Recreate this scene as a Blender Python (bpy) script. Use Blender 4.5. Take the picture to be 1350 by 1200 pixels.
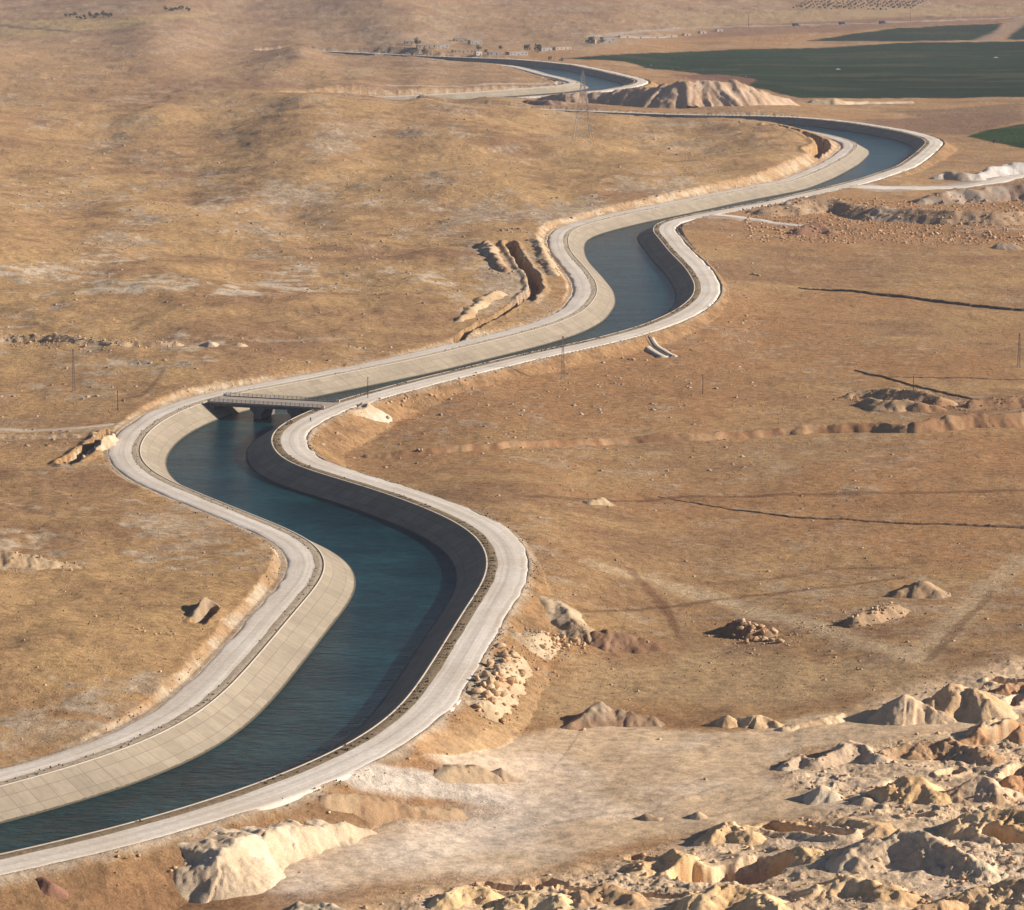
import bpy, bmesh, math, random
import numpy as np
from mathutils import Vector, Matrix
for o in list(bpy.data.objects): bpy.data.objects.remove(o)
rnd = random.Random(7)
R = math.radians
# ------------------------------------------------------------------ camera, sky, sun
F, YH, H = 4200.0, -155.0, 190.0            # focal length (px of a 1350 px wide frame), horizon row, height above canal road
PIT = math.atan((600-YH)/F)
S = bpy.context.scene
cam = bpy.data.objects.new('camera', bpy.data.cameras.new('camera')); S.collection.objects.link(cam)
cam.location = (0, 0, H); cam.rotation_euler = (math.pi/2-PIT, 0, 0)
cam.data.sensor_fit = 'HORIZONTAL'; cam.data.sensor_width = 36; cam.data.lens = F*36/1350
cam.data.clip_start = 1; cam.data.clip_end = 80000
S.camera = cam
SUN_EL, SUN_AZ = 22.0, 1.0                 # elevation, angle from +X (right) towards +Y (away)
w = bpy.data.worlds.new('World'); S.world = w; w.use_nodes = True
nt = w.node_tree; sky = nt.nodes.new('ShaderNodeTexSky'); sky.sky_type = 'NISHITA'; sky.sun_disc = False
sky.sun_elevation = R(SUN_EL); sky.sun_rotation = R(90-SUN_AZ); sky.air_density = 0.8; sky.dust_density = 0.2; sky.ozone_density = 2.0; sky.altitude = 1500
nt.links.new(sky.outputs[0], nt.nodes['Background'].inputs[0]); nt.nodes['Background'].inputs[1].default_value = 0.05
sl = bpy.data.lights.new('sun', 'SUN'); sl.energy = 5.0; sl.angle = R(0.5); sl.color = (1, 0.91, 0.80)
so = bpy.data.objects.new('sun', sl); S.collection.objects.link(so)
sd = Vector((math.cos(R(SUN_EL))*math.cos(R(SUN_AZ)), math.cos(R(SUN_EL))*math.sin(R(SUN_AZ)), math.sin(R(SUN_EL))))
so.rotation_euler = sd.to_track_quat('Z', 'Y').to_euler()
so.location = (500, 800, 600)
S.view_settings.view_transform = 'Standard'; S.view_settings.look = 'None'
S.view_settings.exposure = 0.66; S.view_settings.gamma = 1
S.render.engine = 'CYCLES'
S.cycles.volume_bounces = 0
# ------------------------------------------------------------------ noise
def h2(ix, iy, s):
    n = (ix.astype(np.int64)*374761393 + iy.astype(np.int64)*668265263 + s*1442695041) & 0xffffffff
    n = ((n ^ (n >> 13))*1274126177) & 0xffffffff
    return ((n ^ (n >> 16)) & 0xffffff).astype(np.float32)/16777215.0
def vn(x, y, s=0):
    ix = np.floor(x); iy = np.floor(y); fx = (x-ix).astype(np.float32); fy = (y-iy).astype(np.float32)
    fx = fx*fx*fx*(fx*(fx*6-15)+10); fy = fy*fy*fy*(fy*(fy*6-15)+10)
    a = h2(ix, iy, s); b = h2(ix+1, iy, s); c = h2(ix, iy+1, s); d = h2(ix+1, iy+1, s)
    return (a+(b-a)*fx)*(1-fy)+(c+(d-c)*fx)*fy
def fbm(x, y, L, o=4, s=0, g=.5):            # 0..1, first wavelength L metres
    r = 0; a = 1; t = 0; c, sn = math.cos(.6), math.sin(.6)
    x = np.asarray(x, float)/L; y = np.asarray(y, float)/L
    for i in range(o):
        r = r+a*vn(x, y, s+i); t += a; a *= g
        x, y = (x*c-y*sn)*2.03+17.3, (x*sn+y*c)*2.03+5.1
    return r/t
def ridged(x, y, L, o=4, s=0): 
    r = 0; a = 1; t = 0; x = np.asarray(x, float)/L; y = np.asarray(y, float)/L
    for i in range(o):
        r = r+a*(1-np.abs(2*vn(x, y, s+i)-1)); t += a; a *= .5; x = x*2.1+3.7; y = y*2.1+9.2
    return r/t
def blocks(x, y, L, s=0, tilt=.9):            # broken ground: angular cells, each with its own level and tilt
    x = np.asarray(x, float)/L; y = np.asarray(y, float)/L; ix = np.floor(x); iy = np.floor(y)
    best = np.full(x.shape, 9.0); val = np.zeros(x.shape)
    for dx in (-1, 0, 1):
        for dy in (-1, 0, 1):
            cx = ix+dx; cy = iy+dy; px = cx+h2(cx, cy, s); py = cy+h2(cx, cy, s+1); d = (x-px)**2+(y-py)**2
            v = h2(cx, cy, s+2)-.5+tilt*((x-px)*(h2(cx, cy, s+3)-.5)+(y-py)*(h2(cx, cy, s+4)-.5))-.25*d
            m = d < best; best = np.where(m, d, best); val = np.where(m, v, val)
    return val
def sst(a, b, x): t = np.clip((x-a)/(b-a), 0, 1); return t*t*(3-2*t)
# ------------------------------------------------------------------ pixel of the photo -> point on a level plane
def unp(p, z=0.0):
    p = np.asarray(p, float); a = (p[..., 0]-675)/F; b = (600-p[..., 1])/F
    dy = math.cos(PIT)+b*math.sin(PIT); dz = -math.sin(PIT)+b*math.cos(PIT); t = (z-H)/dz
    return np.stack([a*t, dy*t], -1)
# ------------------------------------------------------------------ the canal's course: left and right edge of the lining
LTp = [(380,70.5),(463,73.5),(550,79),(640,83),(680,87),(703,92),(725,98.5),(746,103),(762,107.5),(766,110),(740,114),(680,118.5),(600,124),(530,127.5),(440,131),(400,135),(420,139),(500,142.5),(600,146),(700,149.5),(800,153),(900,156.5),(960,160.5),(1010,165),(1060,171),(1104,180),(1128,188),(1131,194),(1117,207),(1083,225),(1043,240),(967,254),(900,268),(830,282),(770,297),(751,306),(748,318),(752,332),(770,352),(785,371),(787,388),(770,410),(733,427),(683,441),(617,457),(550,473),(450,493),(380,507),(290,523),(258,534),(228,547),(200,565),(184,587),(185,605),(200,622),(230,637),(300,667),(367,693),(408,713),(426,732),(428,755),(415,775),(392,802),(350,852),(317,890),(283,923),(233,957),(167,987),(83,1014),(0,1037),(-200,1085),(-500,1140)]
RTp = [(380,66.5),(463,69.5),(550,74),(683,79),(750,85.5),(800,96),(830,103.5),(838,107),(830,111.5),(800,118),(740,124),(640,131),(560,135),(520,137),(520,140),(600,142),(700,144.5),(800,148.5),(900,152.3),(967,153),(1050,155),(1117,162),(1183,173),(1214,181.5),(1221,188),(1207,202),(1183,219),(1133,236),(1080,249),(1000,267),(900,285),(868,293),(860,303),(880,329),(905,355),(916,375),(914,390),(895,407),(850,428),(783,447),(683,468),(583,492),(517,508),(450,527),(415,540),(383,553),(363,566),(356,580),(364,597),(386,613),(440,630),(517,653),(583,680),(617,698),(636,719),(643,743),(636,768),(617,796),(583,852),(550,903),(517,943),(483,967),(450,986),(367,1023),(267,1058),(133,1097),(0,1127),(-200,1168),(-500,1230)]
def resamp(P, step):
    d = np.r_[0, np.cumsum(np.linalg.norm(np.diff(P, axis=0), axis=1))]; n = int(d[-1]/step)
    t = np.linspace(0, d[-1], n); return np.stack([np.interp(t, d, P[:, k]) for k in range(P.shape[1])], 1)
def smooth(P, k, it=1):
    for _ in range(it):
        Q = np.pad(P, ((k, k), (0, 0)), 'edge') if P.ndim == 2 else np.pad(P, k, 'edge')
        if P.ndim == 2: P = np.stack([np.convolve(Q[:, j], np.ones(2*k+1)/(2*k+1), 'valid') for j in range(P.shape[1])], 1)
        else: P = np.convolve(Q, np.ones(2*k+1)/(2*k+1), 'valid')
    return P
Lg = smooth(resamp(unp(LTp), 5), 1, 2); Rg = smooth(resamp(unp(RTp), 5), 1, 2)
def dtw(A, B):
    n, m = len(A), len(B); C = np.linalg.norm(A[:, None]-B[None], axis=-1)**2
    D = np.full((n+1, m+1), 1e18); D[0, 0] = 0
    for i in range(1, n+1):
        Di = D[i]; Dm = D[i-1]
        lo = max(1, int((i-1)*m/n)-90); hi = min(m, int(i*m/n)+90)
        for j in range(lo, hi+1):
            Di[j] = C[i-1, j-1]+min(Dm[j-1], Dm[j]+20, Di[j-1]+20)
    i, j = n, m; out = []
    while i > 0 and j > 0:
        out.append((i-1, j-1)); k = np.argmin([D[i-1, j-1], D[i-1, j]+20, D[i, j-1]+20])
        if k == 0: i -= 1; j -= 1
        elif k == 1: i -= 1
        else: j -= 1
    return out[::-1]
pr = np.array(dtw(Lg, Rg))
pairs = np.c_[(Lg[pr[:, 0]]+Rg[pr[:, 1]])/2, np.linalg.norm(Lg[pr[:, 0]]-Rg[pr[:, 1]], axis=1)/2]
pairs = resamp(pairs, 4.0); M = smooth(pairs[:, :2], 3, 3); HW = smooth(pairs[:, 2], 8, 3)
mm = resamp(np.c_[M, HW], 3.0); M = mm[:, :2]; HW = np.clip(mm[:, 2], 13, 26)
# lining top edges re-measured: use the distances from the midline to each edge so bends stay faithful
T = np.gradient(M, axis=0); T /= np.linalg.norm(T, axis=1)[:, None]
NL = np.c_[T[:, 1], -T[:, 0]]                # towards the left bank (the line runs from far to near)
def edge_off(E, sgn):
    out = np.zeros(len(M))
    for i in range(len(M)):
        d = E-M[i]; la = d@NL[i]*sgn; al = np.abs(d@T[i]); ok = (al < 12) & (la > 5) & (la < 60)
        out[i] = la[ok][np.argmin(al[ok]+.3*la[ok])] if ok.any() else HW[i]
    return smooth(out, 6, 2)
Ld = resamp(Lg, 1); Rd = resamp(Rg, 1)
OL = edge_off(Ld, 1); OR = edge_off(Rd, -1)
ARC = np.r_[0, np.cumsum(np.linalg.norm(np.diff(M, axis=0), axis=1))]
# ------------------------------------------------------------------ distance beyond the lining edge: e (m), side (+1 left bank)
def canal(x, y):
    x = np.asarray(x, float); y = np.asarray(y, float); sh = x.shape; x = x.ravel(); y = y.ravel()
    e = np.full(len(x), 999.0); sd_ = np.ones(len(x)); o = np.argsort(y, kind='stable')
    ordM = np.argsort(M[:, 1]); My = M[ordM, 1]
    for a in range(0, len(o), 3000):
        ii = o[a:a+3000]; lo = np.searchsorted(My, y[ii[0]]-110); hi = np.searchsorted(My, y[ii[-1]]+110)
        if hi <= lo: continue
        k = ordM[lo:hi]; xm, xM = M[k, 0].min()-110, M[k, 0].max()+110
        ii = ii[(x[ii] > xm) & (x[ii] < xM)]
        if len(ii) == 0: continue
        d2 = (x[ii][:, None]-M[k, 0][None])**2+(y[ii][:, None]-M[k, 1][None])**2
        j = k[np.argmin(d2, 1)]; dm = np.sqrt(d2.min(1))
        lat = (x[ii]-M[j, 0])*NL[j, 0]+(y[ii]-M[j, 1])*NL[j, 1]
        s_ = np.where(lat > 0, 1.0, -1.0); e[ii] = np.where(dm < 105, dm-np.where(lat > 0, OL[j], OR[j]), 999); sd_[ii] = s_
    return e.reshape(sh), sd_.reshape(sh)
# ------------------------------------------------------------------ natural ground height (m above the canal road) from spot heights
SP = [(-300,20,10),(0,20,8),(250,15,30),(500,5,60),(800,5,30),(1100,-10,20),(1350,0,10),(1700,20,0),
 (0,52,3),(150,58,14),(0,75,22),(200,78,20),(400,78,20),(350,100,12),(400,85,14),(400,124,5),(330,128,9),(480,92,8),(560,97,6.5),(640,98,5),(690,98,2),(600,115,3),(740,107,0),
 (480,58,3),(420,63,1),(360,60,2),(300,58,4),(600,60,2),(700,62,0),(900,60,-5),(1100,60,-7),(1350,60,-7),(850,80,-5),(1000,90,-7),(1350,100,-8),(900,125,-3),(1100,140,-4),(1350,140,-6),(1300,180,-6),(1600,130,-8),
 (0,168,20),(200,160,16),(0,148,10),(200,143,8),(-300,150,30),(400,160,26),(500,156,22),(600,158,17),(700,160,12),(800,164,7),(880,166,4),(960,175,8),(1020,195,9),(950,215,6),(850,235,6),(740,265,3.5),(850,272,3),(720,300,3),(660,147,9),(560,143,14),(700,137,0),(600,137,1),(520,135,4),(780,130,-1),
 (700,200,10),(500,220,9),(250,215,8),(0,205,14),(-300,250,30),(0,262,18),(150,275,15),(250,290,12.5),(350,303,10),(450,312,8),(0,240,8),(150,254,7),(250,272,5.5),(380,287,4),(100,330,14),(300,345,9),(450,345,7),(250,400,9),(0,380,17),(600,330,5),(680,370,3),(620,420,3),(400,450,5),(200,460,4),(0,470,3),(330,490,2.6),(250,510,2.6),(200,530,2),(100,560,0.3),(130,590,0),(0,600,0),(-300,560,4),
 (100,690,3),(250,710,1.5),(350,760,2),(0,750,7),(200,850,4),(0,900,6),(100,930,4.5),(220,880,2.6),(-300,900,12),
 (1250,215,-3),(1350,260,-2),(1150,265,-1.5),(1020,300,-2.5),(1150,330,-4),(1350,330,-4),(965,340,-1.5),(960,390,-1.5),(1000,420,-5),(1200,420,-6),(1350,430,-6),(860,470,-5),(700,490,-4),(600,505,-3),(540,530,-5),(470,580,-8),(700,560,-6),(900,560,-7),(1200,560,-6),(1350,560,-6),(620,625,-4),(800,650,-8),(1100,680,-9),(1350,680,-9),(720,745,-1.5),(690,650,-2),(780,800,-6),(640,640,-2.5),(740,700,-3),(690,850,-5),(900,800,-9),(1150,830,-9),(1350,830,-8),(620,960,-8),(800,900,-9.5),(1000,900,-10),(540,985,-7),(500,1026,-.5),(560,1032,-3),(620,1042,-5.5),(670,1058,-7.5),(490,1066,-5.5),(560,1072,-7),(620,1078,-8),(440,1085,-7),(300,1130,-8),(430,1140,-7.5),(360,1175,-7.5),(540,1120,-7.5),(230,1180,-8),(100,1180,-9),(0,1230,-9),(-300,1300,-9),(900,1000,-8),(1200,960,-7),(1350,960,-6),(800,1080,-8),(1000,1100,-7),(1200,1080,-5),(1350,1100,-3),(600,1200,-8),(900,1250,-5),(1300,1300,-2),(1700,1000,-4),(1700,500,-6)]
SP = np.array(SP, float); _lo = SP[:, 2] < 0; _f = 190/(190-SP[_lo, 2]); SP[_lo, 1] = (SP[_lo, 1]-YH)*_f+YH; SP[_lo, 0] = 675+(SP[_lo, 0]-675)*_f
def _k(r2): return .5*r2*np.log(r2+1e-6)
_q = np.c_[SP[:, 0]/200, SP[:, 1]/120]
_A = _k(((_q[:, None]-_q[None])**2).sum(-1))+np.eye(len(_q))*.02; _P = np.c_[np.ones(len(_q)), _q]
_sol = np.linalg.solve(np.block([[_A, _P], [_P.T, np.zeros((3, 3))]]), np.r_[SP[:, 2], 0, 0, 0])
def natural(x, y):
    sh = x.shape; x = x.ravel(); y = y.ravel()
    yy = np.maximum(y, 500); u = np.clip(x/yy*F+675, -500, 1850)/200; v = np.clip(YH+F*H/yy, -20, 1300)/120
    o = np.empty(len(x))
    for a in range(0, len(x), 60000):
        b = slice(a, a+60000); r2 = (u[b][:, None]-_q[:, 0])**2+(v[b][:, None]-_q[:, 1])**2
        o[b] = _k(r2)@_sol[:len(_q)]+_sol[-3]+_sol[-2]*u[b]+_sol[-1]*v[b]
    return o.reshape(sh)
def poly_d(x, y, pts):                       # distance to a polyline, and how far along it (0..1)
    pts = np.asarray(pts, float); best = np.full(x.shape, 1e9); tt = np.zeros(x.shape)
    L = np.r_[0, np.cumsum(np.linalg.norm(np.diff(pts, axis=0), axis=1))]
    for i in range(len(pts)-1):
        a = pts[i]; d = pts[i+1]-a; q = d@d
        t = np.clip(((x-a[0])*d[0]+(y-a[1])*d[1])/q, 0, 1); dd = np.hypot(x-a[0]-t*d[0], y-a[1]-t*d[1])
        m = dd < best; best = np.where(m, dd, best); tt = np.where(m, (L[i]+t*(L[i+1]-L[i]))/L[-1], tt)
    return best, tt
def inpoly(x, y, pts):
    pts = np.asarray(pts, float); c = np.zeros(x.shape, bool); j = len(pts)-1
    for i in range(len(pts)):
        xi, yi = pts[i]; xj, yj = pts[j]
        if yi != yj: c ^= ((yi > y) != (yj > y)) & (x < (xj-xi)*(y-yi)/(yj-yi)+xi)
        j = i
    return c
def sdpoly(x, y, pts):                       # signed distance (m), negative inside
    pts = np.asarray(pts, float); pad = 60
    out = np.full(x.shape, 60.0); m = (x > pts[:, 0].min()-pad) & (x < pts[:, 0].max()+pad) & (y > pts[:, 1].min()-pad) & (y < pts[:, 1].max()+pad)
    if m.any():
        d, _ = poly_d(x[m], y[m], np.r_[pts, pts[:1]]); out[m] = np.where(inpoly(x[m], y[m], pts), -d, d)
    return out
def guard(x, y, pts, pad, fn):               # evaluate fn only near pts
    pts = np.asarray(pts, float)
    m = (x > pts[:, 0].min()-pad) & (x < pts[:, 0].max()+pad) & (y > pts[:, 1].min()-pad) & (y < pts[:, 1].max()+pad)
    return m
# trenches: (pixel polyline, level, half width m, depth m)
TRENCH = [([(146,572),(136,580),(122,591),(104,603),(88,613)],0,5.0,6.5),
 ([(672,316),(678,330),(690,345),(703,358),(706,376),(692,388)],5,5.0,6.5),([(692,388),(660,408),(600,438)],4,2.5,2.5),
 ([(1018,172),(1050,177),(1078,184),(1086,191),(1070,203)],4,9,8),
 ([(720,103),(745,108),(735,112)],0,9,6),
 ([(1012,1086),(1050,1098),(1108,1112)],-7,4.0,6.0),([(640,1163),(672,1168),(705,1172)],-8,2.5,3.5),([(740,1172),(830,1184),(895,1192)],-8,2.6,4.0),
 ([(262,810),(272,800),(280,792)],5,3.0,3.0),([(1305,1115),(1345,1125)],-5,4,6),([(1195,1084),(1222,1086)],-6,2.2,3.5),
 ([(1320,935),(1345,925)],-7,4,4),([(1310,900),(1345,905)],-7,3,4),([(1310,972),(1350,965)],-6,4,4),([(1245,1020),(1262,1012)],-5,2.5,3),([(1330,1030),(1350,1015)],-5,4,5)]
# round pits: (px, py, level, rx m, ry m, depth)
PITS = [(975,1150,-7,10,7,6.5),(718,1160,-8,4.5,4.5,3.6),(845,1128,-8,3.2,3,2.6),(1005,1140,-7,6,5,5),(1190,1030,-5,4,5,2.5),(930,1152,-7,7,5,5)]
TRG = [(unp([(a, b) for a, b in p], z), w_*.62, d_) for p, z, w_, d_ in TRENCH]
PIG = [(unp([(px, py)], z)[0], rx, ry, d_) for px, py, z, rx, ry, d_ in PITS]
QUARRY = unp([(1340,870),(1180,900),(1080,985),(1030,1015),(1040,1075),(960,1085),(860,1110),(700,1140),(560,1160),(380,1215),(380,1330),(1900,1330),(1700,870)], -7)
FLOOR = unp([(540,1012),(610,985),(700,962),(820,940),(960,958),(1080,935),(1150,930),(1250,945),(1350,940),(1350,960),(1160,985),(1060,985),(1020,1010),(1050,1045),(1110,1065),(1200,1070),(1150,1080),(1010,1078),(860,1100),(760,1130),(620,1150),(480,1165),(400,1185),(350,1180),(340,1150),(400,1112),(500,1092),(590,1075),(650,1058),(610,1042),(560,1030)], -8)
def ground_z(x, y, cell=1.0):
    """height of the ground sheet and its masks"""
    x = np.asarray(x, float); y = np.asarray(y, float)
    e, sd_ = canal(x, y)
    n = natural(x, y)
    left = sst(-2, 6, n)
    n = n+(fbm(x, y, 140, 3, 11)-.5)*(3+9*left)*sst(12, 78, e)*(1-.75*sst(2300, 3000, y)*(1-sst(4500, 6000, y)))
    n = n+(fbm(x, y, 330, 3, 15)-.5)*10*left*sst(25, 78, e)*(1-sst(2300, 2800, y))+(fbm(x, y, 900, 3, 16)-.5)*24*sst(4600, 6500, y)*(1-.9*sst(-.05, .12, x/np.maximum(y, 1)))+(fbm(x, y, 34, 3, 21)-.5)*(1.6+2.6*left)*sst(10, 60, e)+(fbm(x, y, 9, 3, 31)-.5)*(.7+.6*left)
    q = (1-sst(-10, 8, sdpoly(x, y, QUARRY)))
    fl = 1-sst(-6, 4, sdpoly(x, y, FLOOR)+(fbm(x, y, 14, 2, 5)-.5)*10)
    q = q*(1-fl)*(1-.2*fl)
    if (q > 0).any():
        m = q > 0
        rb_ = sst(.46, .58, fbm(x[m], y[m], 19, 3, 47)); n[m] += q[m]*rb_*(blocks(x[m], y[m], 3.6, 900)*.45+blocks(x[m], y[m], 1.7, 910)*.3)
        n[m] += q[m]*((ridged(x[m]+8*vn(x[m]/9, y[m]/9, 3), y[m], 13, 4, 41)-.55)*1.1+(fbm(x[m], y[m], 6, 5, 43, .55)-.5)*1.2)
    for pts, w_, d_ in TRG:
        m = guard(x, y, pts, w_*3, None)
        if m.any():
            d, t = poly_d(x[m], y[m], pts); d = d+(fbm(x[m], y[m], 6, 3, 51)-.5)*w_*.9
            n[m] = n[m]-1.2*d_*(1-sst(w_*.75, w_, d))+.15*d_*(sst(w_*.9, w_*1.2, d)-sst(w_*1.3, w_*2.2, d))
    for c, rx, ry, d_ in PIG:
        m = (np.abs(x-c[0]) < rx*2.2) & (np.abs(y-c[1]) < ry*2.2)
        if m.any():
            d = np.hypot((x[m]-c[0])/rx, (y[m]-c[1])/ry)+(fbm(x[m], y[m], 4, 3, 61)-.5)*.5
            n[m] = n[m]-1.3*d_*(1-sst(.8, 1, d))
    mg = np.where(sd_ > 0, 10.6, 12.0)+cell*.5
    rough = (fbm(x, y, 5, 3, 71)-.5)*1.6
    up = np.where(e > mg+1, (e-mg-1)*.75+rough*np.clip((e-mg)/6, 0, 1), 0)
    dn = np.where(e > mg, -(e-mg)*.58+rough*.5*np.clip((e-mg)/6, 0, 1), 0)
    cut = np.where((n > up+.3) & (e < 60), 1.0, 0.0); fill = np.where((n < dn-.2) & (e < 60), 1.0, 0.0)
    z = np.clip(n, dn, np.maximum(up, dn))-.06*(e < 40)
    z = np.where(e < mg-.9, -.9, z); z = np.where(e < 0, -.9+np.maximum(e, -18)*.75, z)
    return z, e, sd_, cut, fill, q, fl
def gz(x, y): return float(ground_z(np.array([x]), np.array([y]))[0][0])
def at(px, py, z=None):
    """point of the ground seen at pixel (px, py)"""
    if z is not None: p = unp((px, py), z); return Vector((p[0], p[1], z))
    z = -3.0
    for _ in range(9):
        p = unp((px, py), z); z = z+.6*(gz(p[0], p[1])-z)
    p = unp((px, py), z); return Vector((p[0], p[1], gz(p[0], p[1])))
def ats(pts): return np.array([at(*p)[:2] for p in pts])
# ------------------------------------------------------------------ materials
def newmat(name):
    m = bpy.data.materials.new(name); m.use_nodes = True; n = m.node_tree.nodes; b = n['Principled BSDF']
    b.inputs['Specular IOR Level'].default_value = .2; return m, m.node_tree, b
def nd(t, typ, **kw):
    n = t.nodes.new('ShaderNode'+typ)
    for k, v in kw.items():
        if isinstance(k, str) and hasattr(n, k): setattr(n, k, v)
    return n
def noise(t, vec, sc, det=4, rough=.6):
    n = nd(t, 'TexNoise'); n.inputs['Scale'].default_value = sc; n.inputs['Detail'].default_value = det; n.inputs['Roughness'].default_value = rough
    t.links.new(vec, n.inputs['Vector']); return n.outputs[0]
def ramp(t, fac, stops):
    n = nd(t, 'ValToRGB'); t.links.new(fac, n.inputs[0]); el = n.color_ramp.elements
    while len(el) < len(stops): el.new(.5)
    for e_, (p, c) in zip(el, stops): e_.position = p; e_.color = (*c, 1) if len(c) == 3 else c
    return n.outputs[0]
def mix(t, a, b, fac, mode='MIX'):
    n = nd(t, 'Mix'); n.data_type = 'RGBA'; n.blend_type = mode
    if isinstance(fac, (int, float)): n.inputs[0].default_value = fac
    else: t.links.new(fac, n.inputs[0])
    for k, v in ((6, a), (7, b)):
        if isinstance(v, tuple): n.inputs[k].default_value = (*v, 1)
        else: t.links.new(v, n.inputs[k])
    return n.outputs[2]
def bump(t, b, h, dist, strength=1.0, prev=None):
    n = nd(t, 'Bump'); n.inputs['Distance'].default_value = dist; n.inputs['Strength'].default_value = strength; t.links.new(h, n.inputs['Height'])
    if prev is not None: t.links.new(prev, n.inputs['Normal'])
    t.links.new(n.outputs[0], b.inputs['Normal']); return n.outputs[0]
def world_pos(t): return nd(t, 'NewGeometry').outputs['Position']
def g3(v): return (v, v, v)
def mat_ground(name, base=None, bs=1.0, strength=1.0):
    m, t, b = newmat(name); P = world_pos(t)
    if base is None:
        a = nd(t, 'Attribute'); a.attribute_name = 'Col'; col = a.outputs['Color']
    else:
        rg = nd(t, 'RGB'); rg.outputs[0].default_value = (*base, 1); col = rg.outputs[0]
    n1 = noise(t, P, .35*bs, 6, .7); n2 = noise(t, P, 1.7*bs, 5, .75); n3 = noise(t, P, .045, 4, .6)
    col = mix(t, col, ramp(t, n1, [(.3, g3(.62)), (.5, g3(1.0)), (.72, g3(1.34))]), strength, 'MULTIPLY')
    col = mix(t, col, ramp(t, n2, [(.3, g3(.70)), (.48, g3(1.0)), (.75, g3(1.28))]), strength*.9, 'MULTIPLY')
    col = mix(t, col, ramp(t, n3, [(.3, (.90, .87, .86)), (.7, (1.10, 1.08, 1.04))]), strength*.7, 'MULTIPLY')
    t.links.new(col, b.inputs['Base Color']); b.inputs['Roughness'].default_value = 1; b.inputs['Specular IOR Level'].default_value = 0
    n5 = noise(t, P, 5*bs, 3, .7); p = bump(t, b, n1, 1.1, .9); q1 = p.node; p = bump(t, b, n2, .4, 1.0, p); q2 = p.node; p = bump(t, b, n5, .1, 1.0, p); q3 = p.node
    if base is None:
        for q_ in (q1, q2, q3): t.links.new(a.outputs['Alpha'], q_.inputs['Strength'])
    return m
def mat_plain(name, c, rough=.8, var=.15, sc=1.0, metal=0, bd=0.0):
    m, t, b = newmat(name); P = world_pos(t); n = noise(t, P, sc, 5, .65)
    col = mix(t, c, ramp(t, n, [(.3, g3(1-var)), (.7, g3(1+var))]), 1.0, 'MULTIPLY')
    t.links.new(col, b.inputs['Base Color']); b.inputs['Roughness'].default_value = rough; b.inputs['Metallic'].default_value = metal
    if bd: bump(t, b, n, bd)
    return m
MG = mat_ground('dry_earth_and_grass')
def mat_heap():
    m, t, b = newmat('dug_earth'); P = world_pos(t); a = nd(t, 'Attribute'); a.attribute_name = 'Col'; col = a.outputs['Color']
    n1 = noise(t, P, .5, 6, .75); n2 = noise(t, P, 3.2, 5, .75)
    col = mix(t, col, ramp(t, n1, [(.3, (.84, .82, .80)), (.7, (1.12, 1.12, 1.12))]), 1.0, 'MULTIPLY'); col = mix(t, col, ramp(t, n2, [(.3, g3(.74)), (.48, g3(1)), (.72, g3(1.2))]), 1.0, 'MULTIPLY')
    t.links.new(col, b.inputs['Base Color']); b.inputs['Roughness'].default_value = 1; b.inputs['Specular IOR Level'].default_value = 0
    p = bump(t, b, n1, .28, 1.0); bump(t, b, n2, .12, 1.0, p); return m
MH = mat_heap()
def mat_road():
    m, t, b = newmat('white_gravel'); P = world_pos(t); uv = nd(t, 'UVMap').outputs[0]
    mp = nd(t, 'Mapping'); mp.inputs['Scale'].default_value = (.012, 1.2, 1); t.links.new(uv, mp.inputs[0])
    s_ = noise(t, mp.outputs[0], 1.0, 5, .6); n = noise(t, P, .6, 6, .7); n4 = noise(t, P, .04, 3, .6)
    col = mix(t, (.72, .635, .54), ramp(t, s_, [(.32, (.85, .83, .80)), (.5, g3(1)), (.66, g3(1.10))]), 1.0, 'MULTIPLY')
    col = mix(t, col, ramp(t, n, [(.3, g3(.86)), (.7, g3(1.1))]), 1.0, 'MULTIPLY')
    sv = nd(t, 'SeparateXYZ'); t.links.new(uv, sv.inputs[0]); mr = nd(t, 'MapRange'); mr.interpolation_type = 'SMOOTHSTEP'; t.links.new(sv.outputs[1], mr.inputs[0])
    pp_ = nd(t, 'Math'); pp_.operation = 'PINGPONG'; ad = nd(t, 'Math'); ad.operation = 'ADD'; t.links.new(sv.outputs[1], ad.inputs[0]); ad.inputs[1].default_value = .3; t.links.new(ad.outputs[0], pp_.inputs[0]); pp_.inputs[1].default_value = 2.1
    t.links.new(pp_.outputs[0], mr.inputs[0]); mr.inputs[1].default_value = .2; mr.inputs[2].default_value = 1.6; mr.inputs[3].default_value = .90; mr.inputs[4].default_value = 1.05
    cb = nd(t, 'CombineXYZ'); [t.links.new(mr.outputs[0], cb.inputs[i_]) for i_ in range(3)]; col = mix(t, col, cb.outputs[0], .9, 'MULTIPLY')
    col = mix(t, col, ramp(t, n4, [(.35, (.92, .88, .82)), (.65, g3(1.06))]), 1.0, 'MULTIPLY')
    t.links.new(col, b.inputs['Base Color']); b.inputs['Roughness'].default_value = .95; bump(t, b, n, .12); return m
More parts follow.
